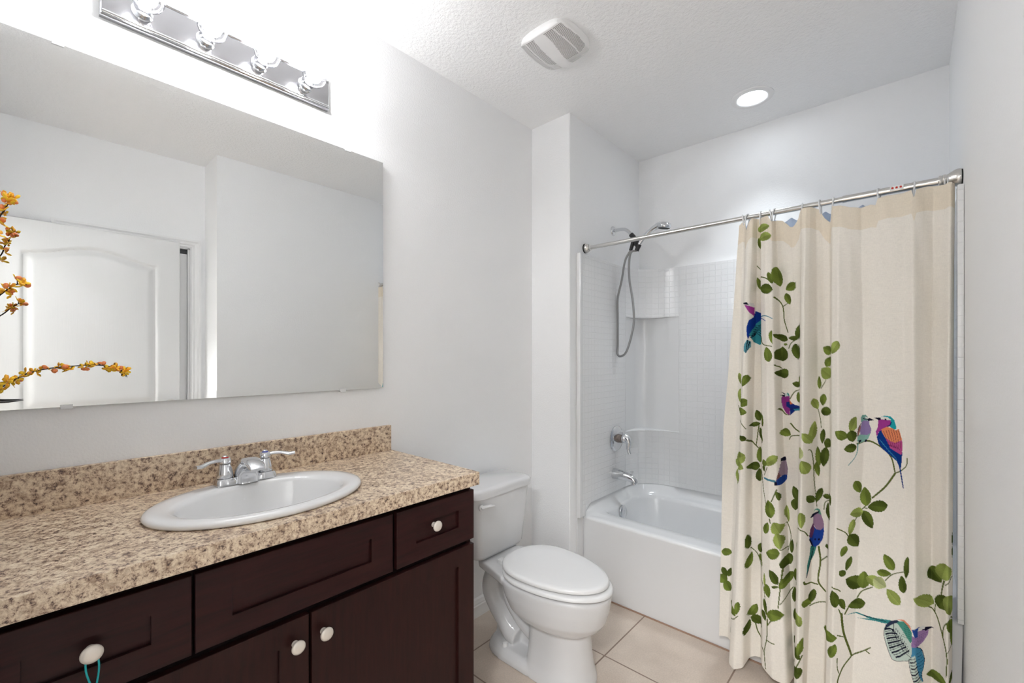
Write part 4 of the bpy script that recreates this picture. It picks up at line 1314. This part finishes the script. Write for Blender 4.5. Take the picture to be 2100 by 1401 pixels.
LEAVES = '''1566,468,30,16,-12,L,1553,1580;1569,487,30,18,-8,L,1554,1584;1557,499,24,9,75,M;1583,572,25,10,70,M;1593,566,40,17,82,M;1574,594,28,21,8,D
1555,581,28,11,70,M,1548,1562;1619,586,26,18,-28,M;1612,611,26,14,68,M;1588,692,28,13,85,M,1580,1588;1600,692,25,14,25,D;1623,693,21,10,2,D;1636,680,30,17,95,D,1620,1642;1631,721,34,21,75,D
1579,727,31,17,80,M;1601,726,31,23,88,D,1591,1612;1603,766,24,20,12,D,1591,1613;1607,706,8,5,0,M;1696,718,24,19,30,M,1680,1706;1715,713,29,18,118,L,1706,1730;1698,742,24,17,120,M,1680,1706;1693,765,28,27,40,L,1680,1706;1678,785,27,8,88,M
1517,778,28,11,70,L;1533,780,26,13,112,M;1631,789,21,12,12,D,1600,1642;1639,780,18,7,80,M,1630,1642;1518,813,32,16,85,L;1529,825,22,17,150,M,1510,1537;1525,842,24,16,15,M,1510,1536;1552,853,24,14,72,D;1564,857,34,9,80,D
1547,871,19,10,-8,D;1560,893,32,11,72,D;1527,896,19,11,15,D,1510,1535;1521,936,27,24,-30,L,1504,1535;1518,951,28,18,30,L;1514,977,31,16,88,L;1556,934,33,14,88,M;1545,957,22,18,10,D;1555,976,27,16,90,D
1585,942,31,18,-38,L;1571,947,15,11,70,M;1570,958,13,6,80,D;1608,890,22,17,30,M;1636,816,24,12,80,M,1620,1642;1671,829,24,13,70,L;1686,821,25,14,95,M;1693,845,24,19,5,D
1667,884,41,13,98,L;1657,897,28,15,55,L;1685,897,31,11,95,D;1697,911,20,20,10,D,1680,1705;1676,938,42,12,85,M;1689,940,42,20,98,D;1653,955,30,20,70,L;1674,965,31,11,80,M;1645,926,24,13,90,P
1629,1016,32,17,68,D,1610,1641;1628,1039,25,20,90,D,1610,1641;1662,1023,22,12,60,D;1677,1019,32,14,112,D;1693,1022,17,11,10,D;1704,1021,24,8,85,D;1698,1051,34,13,85,D;1647,1061,32,15,88,L;1583,1039,37,20,80,M
1599,1014,20,8,75,D;1576,1078,25,14,105,M;1596,1078,27,22,60,L;1600,1105,34,18,78,L;1589,1129,28,22,2,M;1611,1059,37,8,82,L;1620,1127,30,9,92,D;1535,1109,31,7,88,D;1558,1127,21,15,100,D,1540,1566
1487,1136,23,16,5,M,1470,1498;1537,1149,31,10,100,M;1560,1149,22,11,62,M;1613,1153,25,21,70,D;1591,1176,35,15,62,D;1613,1190,29,20,-40,M,1600,1625;1594,1196,14,6,5,D;1578,1205,28,15,75,M;1571,1183,27,5,88,L
1573,1238,33,8,80,D;1570,1256,23,10,70,D;1594,1253,35,24,5,M;1543,1255,26,18,118,M;1551,1276,32,18,25,D;1533,1285,25,9,100,D;1477,1190,24,19,30,M;1482,1177,22,11,62,D;1493,1178,20,12,112,D,1480,1498
1488,1206,26,18,60,M,1470,1498;1506,1244,26,14,48,M;1518,1238,26,12,98,M;1498,1296,25,5,90,D;1630,1186,28,13,80,M;1626,1227,33,12,92,D,1610,1630;1639,1260,33,17,62,L,1628,1648;1627,1268,25,9,90,D
1634,1327,34,16,55,D,1624,1648;1645,1316,36,14,105,M,1628,1650;1636,1367,27,23,10,D,1624,1648;1655,1235,22,12,60,M;1664,1227,28,15,100,D;1634,1130,34,6,85,M;1714,1218,36,18,78,D;1703,1296,32,21,10,M;1710,1323,29,18,110,M
1695,1125,10,9,60,D;1727,889,27,19,32,M;1751,870,34,18,108,L,1735,1757;1748,893,24,20,80,D,1735,1758;1745,917,25,18,-8,D,1725,1757
1759,998,28,17,70,M;1775,1019,40,24,85,M;1800,1038,42,24,-8,D;1780,1066,41,22,62,D;1757,1051,26,20,-5,L;1747,1079,33,12,105,L;1751,1107,33,22,60,D;1732,1125,23,13,115,M
1741,1152,29,12,110,D;1729,1169,16,13,45,D;1752,1193,39,28,32,D;1771,1190,36,26,95,M;1790,1190,30,22,20,L;1804,1195,30,25,30,P;1813,1174,30,15,8,M;1823,1152,39,19,58,M;1860,1163,46,13,95,D,1845,1865;1851,1198,37,17,82,D
1832,1223,43,21,50,L;1729,1232,27,11,70,D;1757,1239,36,22,-6,D;1918,1184,38,30,45,D;1936,1172,36,33,100,L,1900,1953;1895,1235,50,25,28,L;1933,1236,34,28,110,D;1946,1240,44,22,82,L,1920,1955;1948,1284,29,14,85,M,1930,1954;1952,1309,40,9,88,M,1940,1955
1920,1394,42,20,12,M;1950,1392,30,9,110,D;1953,1107,26,3,90,D;1953,1135,24,3,90,D'''
for row in LEAVES.replace('\n', ';').split(';'):
    q = row.split(',')
    leaf(*[float(v) for v in q[:5]], q[5], *([float(v) for v in q[6:8]] if len(q) > 6 else []))

INK = (28, 28, 48)
def birds():
    A = lambda pts: [(1480 + x / 3.893, 440 + y / 3.893) for x, y in pts]
    B = lambda pts: [(1480 + x / 3.893, 780 + y / 3.893) for x, y in pts]
    Cc = lambda pts: [(1440 + x / 4.365, 1080 + y / 4.365) for x, y in pts]
    D = lambda pts: [(1700 + x / 4.379, 800 + y / 4.379) for x, y in pts]
    E_ = lambda pts: [(1680 + x / 4.363, 1080 + y / 4.363) for x, y in pts]
    # flying bird, upper left
    ppx(A([(225, 715), (255, 708), (258, 740), (230, 735)]), (232, 232, 228)); ppx(A([(180, 712), (225, 710), (236, 730), (205, 726)]), INK)
    ppx(A([(205, 728), (230, 734), (256, 742), (256, 812), (236, 785)]), (172, 70, 158))
    ppx(A([(260, 768), (305, 785), (318, 822), (300, 845), (262, 880), (240, 960), (230, 1005), (222, 960), (222, 900), (235, 850), (252, 822)]), (28, 62, 150))
    ppx(A([(262, 870), (302, 838), (317, 870), (319, 960), (304, 1036), (290, 1040), (250, 1020), (236, 960)]), (60, 152, 165))
    for k in range(7): line_px(A([(240 + k * 3, 985 - k * 16), (270 + k * 5, 950 - k * 12), (316, 985 - k * 24)]), 1.3, INK)
    ppx(A([(225, 1000), (242, 1015), (240, 1060), (216, 1110), (200, 1090), (205, 1040)]), (88, 150, 165)); line_px(A([(228, 1005), (215, 1105)]), 1.6, INK); line_px(A([(238, 1015), (226, 1085)]), 1.2, INK)
    line_px(A([(318, 816), (370, 814), (420, 836)]), 1.8, (60, 140, 160)); line_px(A([(320, 828), (350, 842), (372, 856)]), 1.5, (40, 80, 150))
    # perched bird, purple breast
    ppx(B([(462, 135), (525, 128), (530, 180), (528, 287), (500, 272), (468, 222), (460, 170)]), (150, 60, 140))
    ppx(B([(500, 180), (530, 178), (565, 200), (630, 215), (630, 245), (575, 250), (532, 287), (528, 232), (500, 215)]), (30, 52, 130))
    ppx(B([(560, 236), (630, 232), (630, 246), (566, 248)]), (60, 150, 170)); ppx(B([(525, 162), (552, 196), (528, 200)]), (225, 125, 85))
    ppx(B([(485, 112), (512, 104), (526, 130), (490, 136)]), (215, 222, 222)); ppx(B([(505, 105), (518, 108), (527, 130), (512, 128)]), (70, 160, 160))
    ppx(B([(458, 97), (492, 112), (484, 120)]), INK); ppx(B([(455, 122), (490, 122), (488, 136), (470, 134)]), INK); line_px(B([(530, 240), (600, 222)]), 1.2, INK)
    # small grey bird
    ppx(B([(470, 655), (497, 650), (512, 720), (508, 772), (475, 775), (464, 720)]), (158, 138, 156)); ppx(B([(464, 720), (474, 772), (448, 792)]), (130, 90, 90))
    ppx(B([(448, 788), (475, 765), (507, 770), (505, 805), (480, 832), (450, 818)]), (40, 72, 150)); ppx(B([(350, 762), (445, 784), (445, 802), (352, 776)]), (80, 140, 160))
    ppx(B([(468, 624), (495, 624), (499, 648), (486, 656), (470, 650)]), INK); ppx(B([(435, 800), (452, 790), (460, 825), (438, 825)]), INK)
    # hanging blue bird
    ppx(Cc([(965, 180), (1018, 185), (992, 268), (962, 322), (937, 448), (944, 330), (958, 258)]), (62, 132, 122)); line_px(Cc([(985, 210), (962, 320), (938, 445)]), 1.4, INK)
    ppx(B([(715, 1165), (745, 1205), (780, 1215), (808, 1185), (808, 1230), (797, 1290), (765, 1335), (735, 1352), (708, 1325), (698, 1270)]), (38, 70, 156))
    ppx(B([(722, 1095), (765, 1062), (785, 1095), (805, 1150), (808, 1190), (780, 1217), (745, 1207), (722, 1160)]), (160, 130, 158))
    ppx(B([(722, 1150), (705, 1190), (697, 1250), (712, 1268), (732, 1205)]), (108, 66, 104)); line_px(B([(700, 1270), (712, 1320), (722, 1352)]), 2, INK)
    ppx(B([(725, 1060), (735, 1042), (755, 1037), (775, 1050), (786, 1095), (764, 1080)]), (98, 160, 140)); ppx(B([(722, 1062), (742, 1048), (764, 1060), (745, 1078)]), (222, 222, 205))
    ppx(B([(704, 1102), (718, 1076), (765, 1060), (770, 1072), (742, 1085), (722, 1100)]), INK)
    ppx(B([(730, 1280), (742, 1280), (742, 1296), (730, 1296)]), INK); ppx(B([(760, 1282), (772, 1282), (772, 1298), (760, 1298)]), INK)
    # pale lilac bird of the pair
    line_px(D([(262, 475), (256, 540), (235, 600), (180, 664)]), 1.8, (112, 165, 165))
    ppx(D([(262, 395), (280, 400), (345, 400), (372, 392), (352, 440), (320, 462), (275, 474), (253, 455)]), (140, 186, 174))
    ppx(D([(290, 262), (360, 278), (364, 312), (381, 350), (375, 390), (340, 407), (280, 402), (275, 350), (290, 310)]), (150, 130, 178))
    ppx(D([(285, 298), (262, 340), (255, 400), (265, 412), (282, 350)]), (160, 110, 102)); line_px(D([(288, 300), (264, 345), (254, 420)]), 1.3, INK)
    ppx(D([(285, 292), (284, 250), (298, 226), (330, 224), (350, 245), (345, 278), (310, 275)]), (118, 166, 154)); ppx(D([(322, 240), (352, 250), (352, 264), (325, 258)]), (228, 228, 222))
    ppx(D([(345, 262), (365, 252), (406, 270), (350, 281)]), INK); line_px(D([(302, 259), (350, 267)]), 2, INK)
    for q in (275, 329): ppx(D([(q - 10, 450), (q + 12, 446), (q + 12, 464), (q - 6, 474)]), INK)
    # bright bird of the pair
    line_px(D([(636, 690), (652, 790), (668, 882)]), 2.8, (30, 62, 130))
    ppx(D([(455, 365), (430, 420), (445, 480), (480, 522), (560, 592), (610, 640), (635, 702), (648, 690), (656, 600), (658, 560), (620, 520), (560, 400), (490, 355)]), (24, 62, 140))
    for k in range(9): line_px(D([(455 + k * 18, 440 + k * 20), (475 + k * 16, 470 + k * 20)]), 1.0, (70, 160, 200))
    ppx(D([(445, 265), (440, 330), (422, 372), (430, 418), (452, 370), (500, 342), (548, 322), (562, 290), (550, 268), (500, 252)]), (168, 66, 152))
    ppx(D([(470, 236), (500, 228), (550, 235), (585, 265), (600, 310), (606, 348), (580, 357), (545, 322), (562, 295), (548, 265)]), (40, 172, 182))
    line_px(D([(560, 285), (548, 315), (520, 325)]), 2.4, (30, 50, 120))
    ppx(D([(455, 246), (480, 233), (530, 244), (560, 268), (510, 266), (470, 262)]), (234, 232, 226))
    ppx(D([(408, 248), (462, 245), (468, 262), (450, 271)]), INK); ppx(D([(500, 257), (512, 256), (518, 266), (504, 270)]), INK)
    ppx(D([(470, 352), (520, 328), (570, 343), (600, 362), (628, 348), (657, 450), (600, 482), (560, 472), (510, 432), (480, 382)]), (236, 146, 104))
    ppx(D([(508, 428), (560, 462), (600, 472), (656, 448), (662, 520), (650, 585), (600, 552), (550, 520)]), (192, 86, 146))
    for k in range(7):
        line_px(D([(490 + k * 22, 352 + abs(3 - k) * 4), (512 + k * 21, 420), (545 + k * 17, 500 + k * 8)]), 0.9, (120, 50, 60))
    for k in range(5): line_px(D([(530 + k * 20, 480 + k * 6), (548 + k * 20, 500 + k * 8), (572 + k * 16, 490 + k * 10)]), 0.9, (90, 30, 70))
    # flying bird, lower right
    ppx(E_([(235, 768), (330, 772), (480, 810), (650, 835), (662, 872), (560, 857), (430, 814), (330, 782)]), (66, 146, 146)); ppx(E_([(335, 822), (450, 823), (560, 848), (450, 836)]), (66, 146, 146))
    line_px(E_([(400, 795), (600, 848)]), 1.2, INK)
    ppx(E_([(600, 872), (640, 835), (760, 845), (800, 880), (830, 930), (828, 1010), (815, 1034), (770, 965), (690, 905)]), (84, 156, 140))
    ppx(E_([(700, 825), (760, 829), (812, 870), (832, 922), (815, 900), (760, 846)]), (232, 146, 116))
    PAL = (206, 220, 210)
    ppx(E_([(820, 1060), (870, 1060), (915, 1110), (940, 1200), (932, 1280), (915, 1330), (928, 1401), (860, 1401), (848, 1370), (810, 1250), (804, 1170)]), (78, 146, 182))
    ppx(E_([(806, 1160), (858, 1130), (870, 1230), (890, 1330), (920, 1401), (858, 1401), (846, 1365), (810, 1250)]), PAL)
    for k in range(9): line_px(E_([(806 + k * 5, 1170 + k * 27), (840 + k * 6, 1165 + k * 27), (860 + k * 6, 1152 + k * 27)]), 3.2 if k % 2 else 1.6, INK)
    for k in range(8): line_px(E_([(866 + k * 5, 1120 + k * 30), (895 + k * 3, 1125 + k * 30), (915 + (k if k < 4 else 8 - k) * 6, 1112 + k * 32)]), 0.9, (34, 60, 100))
    ppx(E_([(600, 872), (640, 852), (700, 862), (760, 942), (822, 1032), (832, 1100), (820, 1150), (800, 1184), (720, 1202), (664, 1192), (636, 1150), (600, 1050), (578, 950), (580, 900)]), PAL)
    ppx(E_([(600, 872), (640, 838), (700, 830), (712, 850), (660, 866), (600, 905), (582, 912)]), (52, 60, 84))
    for k in range(13):
        y0 = 915 + k * 21
        x0 = 582 + k * 5.5 + (k > 9) * (k - 9) * 12
        line_px(E_([(x0, y0), (x0 + 50, y0 - 6 - k), (672 + k * 11, 925 + k * 14)]), 4.0 if k % 2 == 0 else 1.5, INK)
    line_px(E_([(668, 862), (672, 950), (720, 1050), (760, 1110), (820, 1150)]), 1.1, INK)
    for k in range(9): line_px(E_([(690 + k * 15, 900 + k * 22), (678 + k * 15, 960 + k * 20)]), 1.0, INK)
    line_px(E_([(600, 872), (578, 950), (600, 1050), (636, 1150), (664, 1192), (720, 1202), (800, 1184), (824, 1146)]), 1.1, INK)
    line_px(E_([(804, 1170), (812, 1250), (846, 1365), (858, 1400)]), 1.1, INK); line_px(E_([(870, 1062), (915, 1110), (940, 1200), (932, 1280), (915, 1330), (928, 1400)]), 1.2, INK)
    ppx(E_([(830, 960), (875, 970), (880, 930), (950, 945), (980, 960), (972, 1000), (930, 1045), (880, 1062), (825, 1056)]), (166, 132, 182))
    for k in range(6): line_px(E_([(834, 975 + k * 14), (965 - k * 10, 975 + k * 14)]), 0.8, (120, 92, 140))
    for k in range(7): line_px(E_([(770 - k * 5, 870 + k * 18), (826, 880 + k * 18)]), 0.8, (50, 110, 100))
    ppx(E_([(830, 906), (880, 894), (908, 897), (882, 916), (876, 978), (855, 978)]), (50, 82, 158)); ppx(E_([(882, 902), (928, 900), (952, 920), (922, 936), (882, 924)]), (236, 236, 232))
    ppx(E_([(948, 920), (1042, 947), (950, 957), (938, 938)]), INK); line_px(E_([(918, 936), (945, 938)]), 2, INK)
birds()

verts = np.stack([XX, YY, ZZ], -1).reshape(-1, 3)
idx = (np.arange(NVR - 1)[:, None] * NU + np.arange(NU - 1)[None, :]).reshape(-1)
quads = np.stack([idx, idx + NU, idx + NU + 1, idx + 1], -1)
me = bpy.data.meshes.new('shower_curtain')
me.vertices.add(len(verts)); me.vertices.foreach_set('co', verts.astype(np.float32).ravel())
me.loops.add(quads.size); me.loops.foreach_set('vertex_index', quads.astype(np.int32).ravel())
me.polygons.add(len(quads)); me.polygons.foreach_set('loop_start', (np.arange(len(quads)) * 4).astype(np.int32))
me.polygons.foreach_set('use_smooth', np.ones(len(quads), bool))
me.update(calc_edges=True)
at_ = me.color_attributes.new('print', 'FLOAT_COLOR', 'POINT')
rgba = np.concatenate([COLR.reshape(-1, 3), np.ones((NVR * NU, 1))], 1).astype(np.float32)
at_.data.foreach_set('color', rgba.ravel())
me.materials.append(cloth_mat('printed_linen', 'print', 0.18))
cu = bpy.data.objects.new('shower_curtain', me)
COL.objects.link(cu)
tag(cu, 'cream shower curtain printed with green leafy branches and bright birds', 'shower curtain')
sol = cu.modifiers.new('thickness', 'SOLIDIFY'); sol.thickness = 0.0008; sol.offset = 1

# ---- liner inside the tub
nu2, nv2 = 160, 30
vs, fs = [], []
for j in range(nv2 + 1):
    z = 1.972 + (0.36 - 1.972) * j / nv2
    for i in range(nu2 + 1):
        t = i / nu2
        x = 1.135 + (0.665 - 0.12 * (j / nv2)) * t
        dz = -0.018 * abs(math.sin(t * PI * 11)) * (1 - j / nv2)
        y = 2.232 + 0.006 * math.sin(t * PI * 22) + 0.004 * math.sin(t * 31 + z * 3) + (0.135 * min(1, (1.97 - z) / 1.3))
        vs.append((x, y, z + dz))
for j in range(nv2):
    for i in range(nu2):
        a = j * (nu2 + 1) + i
        fs.append([a, a + nu2 + 1, a + nu2 + 2, a + 1])
M_liner = cloth_mat('liner_vinyl', None, 0.5, srgb(214, 224, 238))
li = obj('curtain_liner', vs, fs, M_liner, None, True)
tag(li, 'pale translucent plastic liner hanging behind the printed curtain', 'curtain liner')
s2 = li.modifiers.new('thickness', 'SOLIDIFY'); s2.thickness = 0.0006

# ---- rings
def ring_mesh():
    g = G()
    pts = []
    n = 26
    for k in range(n + 1):
        a = PI * 0.5 + 2 * PI * k / n
        pts.append((0.0, 0.0175 * math.cos(a), 0.0175 * math.sin(a) - (0.030 * max(0, -math.sin(a)) ** 1.3)))
    g.tube(pts, 0.0029, 8, 0, True)
    return g
first = ring_mesh().build('curtain_ring', M_ring, None, True)
RP = [(1524, 'leftmost clear plastic ring, paired over the end of the curtain'), (1533, 'clear plastic ring just right of the leftmost ring'), (1560, 'clear plastic ring above the green leaf at the curtain top'), (1580, 'clear plastic ring, left of the close pair near the curtain leaf'),
      (1588, 'clear plastic ring, right of the close pair near the curtain leaf'), (1645, 'clear plastic ring at the start of the tall middle fold'), (1682, 'clear plastic ring over the dipping fold left of the rod joint'), (1708, 'clear plastic ring just left of the rod joint'),
      (1802, 'clear plastic ring left of the red marked label'), (1874, 'clear plastic ring right of the red marked label'), (1934, 'clear plastic ring second from the right end of the rod'), (1946, 'clear plastic ring beside the right end cup of the rod')]
for k, (px, lab) in enumerate(RP):
    x = x_at(px, 2.0)
    # rod stands a little further back than the cloth plane
    x = px_plane(px, 440, 1, RY)[0]
    o = first if k == 0 else first.copy()
    if k: COL.objects.link(o)
    o.location = (x, RY, RZ - 0.0025)
    o.rotation_euler = (0, math.radians((-7, 8, 2, -9, 9, 3, -4, 5, -3, 4, -5, 4)[k]), math.radians((10, -12, 4, 12, -8, 5, -6, 8, -10, 6, 10, -8)[k]))
    tag(o, lab, 'curtain ring', 'clear plastic rings on the shower rod')

# ================================================================== VASE AND FLOWERING BRANCHES
VX, VY = 0.26, -0.087
va = G().lathe([(0.0, 0.0005), (0.030, 0.0005), (0.036, 0.01), (0.037, 0.07), (0.038, 0.13), (0.036, 0.19), (0.026, 0.225), (0.030, 0.250), (0.037, 0.262), (0.034, 0.262), (0.026, 0.245), (0.022, 0.225), (0.032, 0.19), (0.04, 0.13), (0.0, 0.02)],
                (VX, VY, CT), (0, 0, 1), 40, True, False).build('vase', M_vase, None, True, auto=60)
tag(va, 'dark navy glazed vase at the left end of the counter, seen in the mirror', 'vase')

def petal_mesh(kind):
    g = G()
    if kind == 0:       # open flower with four petals
        for k in range(4):
            a = 2 * PI * k / 4 + 0.3
            ca, sa = math.cos(a), math.sin(a)
            vs = []
            for (r, w2, z) in ((0.001, 0.0012, 0), (0.005, 0.0036, 0.002), (0.0095, 0.0042, 0.0045), (0.013, 0.0008, 0.0055)):
                for s in (-1, 1):
                    vs.append((r * ca - s * w2 * sa, r * sa + s * w2 * ca, z))
            for (r, w2, z) in ((0.001, 0.0012, 0), (0.005, 0.0036, 0.002), (0.0095, 0.0042, 0.0045), (0.013, 0.0008, 0.0055)):
                for s in (-1, 1):
                    vs.append((r * ca - s * w2 * sa, r * sa + s * w2 * ca, z + 0.0007))
            f = []
            for i in range(3):
                f.append([2 * i, 2 * i + 1, 2 * i + 3, 2 * i + 2]); f.append([8 + 2 * i, 8 + 2 * i + 2, 8 + 2 * i + 3, 8 + 2 * i + 1])
            f += [[0, 2, 10, 8], [2, 4, 12, 10], [4, 6, 14, 12], [1, 9, 11, 3], [3, 11, 13, 5], [5, 13, 15, 7], [6, 7, 15, 14], [0, 8, 9, 1]]
            g.add(vs, f)
    else:
        g.sphere((0, 0, 0), 0.0052, 12, 8, (1.25, 0.9, 0.9))
    return g
fl_me = petal_mesh(0).build('tmp_flower', M_yel, None, True).data
bu_me = petal_mesh(1).build('tmp_bud', M_orange, None, True).data
for n_ in ('tmp_flower', 'tmp_bud'): bpy.data.objects.remove(bpy.data.objects[n_])
fl_me.name = 'blossom'; bu_me.name = 'bud'

def branch(label, stems, blooms, thick=0.0022, group='flowering branches in the dark vase'):
    base = Vector(stems[0][0])
    b = thing('flowering_branch', label, 'branch', base, group)
    g = G()
    for k, st in enumerate(stems):
        r0 = thick * (1 if k == 0 else 0.6)
        n = len(st)
        g.tube(st, [r0 * (1 - 0.6 * i / (n - 1)) for i in range(n)], 8, 6)
    g.build('twig', M_bark, b, True)
    for (p, kind, s) in blooms:
        o = bpy.data.objects.new('blossom' if kind == 0 else 'bud', fl_me if kind == 0 else bu_me)
        COL.objects.link(o)
        o.parent = b
        o.location = Vector(p) - base
        o.scale = (s * 1.1, s * 1.1, s * 1.1)
        o.rotation_euler = (rng.uniform(-1.2, 1.2), rng.uniform(-0.6, 1.6), rng.uniform(0, 6.28))
    return b
def PX_(px, py, x): return tuple(px_plane(px, py, 0, x))
mouth = (VX, VY, CT + 0.235)
# long drooping branch lying against the mirror
BX = 0.026
path = [(0, 795), (30, 779), (60, 765), (100, 756), (150, 751), (200, 749), (235, 754), (256, 764)]
st = [(mouth[0] - 0.014, mouth[1], mouth[2]), (0.16, -0.080, 1.262), (0.07, -0.08, 1.285)] + [PX_(x, y, BX) for x, y in path]
st1 = [PX_(256, 764, BX), PX_(259, 770, BX), PX_(261, 774, BX)]
st2 = [PX_(198, 750, BX), PX_(192, 744, BX)]
st3 = [PX_(207, 750, BX), PX_(201, 744, BX + 0.004)]
bl = []
for (x, y, k, s) in [(3, 800, 0, .9), (14, 785, 0, .9), (22, 786, 0, .9), (33, 781, 0, .9), (17, 779, 0, .9), (43, 780, 1, .8), (52, 766, 0, 1), (58, 772, 0, .9), (60, 765, 1, .7), (68, 764, 0, .9), (75, 765, 0, .8), (86, 758, 0, .8), (92, 753, 1, .9), (97, 757, 0, .7),
                     (111, 761, 1, .9), (115, 760, 1, .7), (121, 752, 0, .8), (131, 755, 0, .9), (133, 752, 1, 1.1), (137, 752, 1, .8), (141, 759, 0, .9), (145, 758, 0, .8), (173, 757, 1, .9), (178, 757, 1, .9), (170, 752, 0, .6),
                     (182, 749, 0, .9), (188, 749, 0, .9), (193, 752, 0, .8), (206, 745, 1, .8), (213, 745, 1, .9), (220, 757, 0, .8), (227, 757, 0, .9), (232, 759, 0, .8), (238, 754, 0, .9), (243, 759, 1, .8), (249, 754, 1, .8), (258, 760, 0, .9), (262, 761, 0, .9), (256, 766, 0, .7), (235, 757, 1, .8)]:
    bl.append((PX_(x, y, BX + rng.uniform(-0.006, 0.006)), k, s * 1.0))
branch('long drooping twig of orange and yellow blossoms lying along the lower mirror', [st, st1, st2, st3], bl)
# upper branch
ux = 0.215
st = [(mouth[0] + 0.002, mouth[1] - 0.012, mouth[2]), (0.24, -0.10, 1.40), (0.225, -0.085, 1.58), PX_(-14, 470, ux), PX_(0, 443, ux), PX_(8, 433, ux), PX_(15, 421, ux), PX_(22, 408, ux)]
bl = [(PX_(x, y, ux + rng.uniform(-.008, .008)), k, s) for (x, y, k, s) in [(8, 398, 1, .9), (12, 399, 0, .7), (8, 410, 1, .8), (14, 412, 0, 1), (22, 408, 0, 1), (28, 407, 0, .9), (20, 415, 1, .9), (30, 414, 1, .9), (26, 419, 0, .8), (17, 405, 0, .8), (4, 424, 1, .8), (7, 429, 0, .9), (3, 433, 0, 1), (10, 438, 0, .6), (5, 451, 1, .9), (1, 459, 0, .9), (-6, 452, 0, 1), (-8, 480, 0, 1)]]
branch('upright twig of orange and yellow blossoms near the top left of the mirror', [st], bl)
# two tipped middle branch
mx_ = 0.28
st = [(mouth[0] + 0.014, mouth[1] + 0.004, mouth[2]), (0.278, -0.08, 1.32), (0.28, -0.08, 1.44), PX_(-10, 612, mx_), PX_(0, 605, mx_), PX_(18, 592, mx_), PX_(36, 583, mx_), PX_(55, 584, mx_)]
bl = [(PX_(x, y, mx_ + rng.uniform(-.006, .006)), k, s) for (x, y, k, s) in [(57, 585, 1, 1), (53, 584, 1, .7), (46, 580, 0, .8), (45, 587, 0, .7), (38, 570, 1, .8), (34, 575, 0, .9), (40, 578, 0, .8), (12, 586, 1, .9), (20, 590, 0, .9), (8, 591, 0, .8), (14, 599, 0, .9), (20, 601, 1, .9), (27, 597, 1, .7), (23, 605, 0, .7), (5, 601, 0, .8)]]
branch('short twig of blossoms with an orange bud tip at the mirror edge', [st, [PX_(36, 583, mx_), PX_(35, 576, mx_)]], bl)
# dark pointed stick
g = G().tube([(VX - 0.004, VY + 0.013, CT + 0.24), (0.14, -0.066, 1.246), PX_(-20, 827, 0.06), PX_(18, 824, 0.045), PX_(48, 821, 0.035)], [0.0036, 0.0036, 0.0034, 0.0026, 0.0006], 10, 4)
o = g.build('dark_stick', M_blk, None, True)
tag(o, 'thin black pointed stick leaning from the vase by the mirror bottom', 'stick', )

# teal string looped on the left drawer knob
kx = 0.5455
g = G()
kc = Vector((kx + 0.010, 0.088, 0.812))
pts = []
for k in range(9):
    a = PI * k / 8
    pts.append((kc.x, kc.y + 0.0075 * math.cos(a), kc.z + 0.0075 * math.sin(a)))
pts = [(0.566, 0.094, 0.755), (0.560, 0.098, 0.785)] + pts + [(0.560, 0.080, 0.785), (0.566, 0.087, 0.755)]
g.tube(pts, 0.0016, 8, 4)
g.sphere((0.567, 0.0905, 0.752), 0.0045, 12, 8)
for k in range(7):
    dy = -0.008 + 0.0027 * k
    g.tube([(0.567, 0.0905, 0.752), (0.567 + 0.002 * (k % 2), 0.0905 + dy * 0.6, 0.735), (0.567, 0.0905 + dy, 0.70)], 0.0011, 6, 3)
o = g.build('tassel', M_teal, None, True)
tag(o, 'teal thread tassel looped over the leftmost drawer knob', 'tassel')
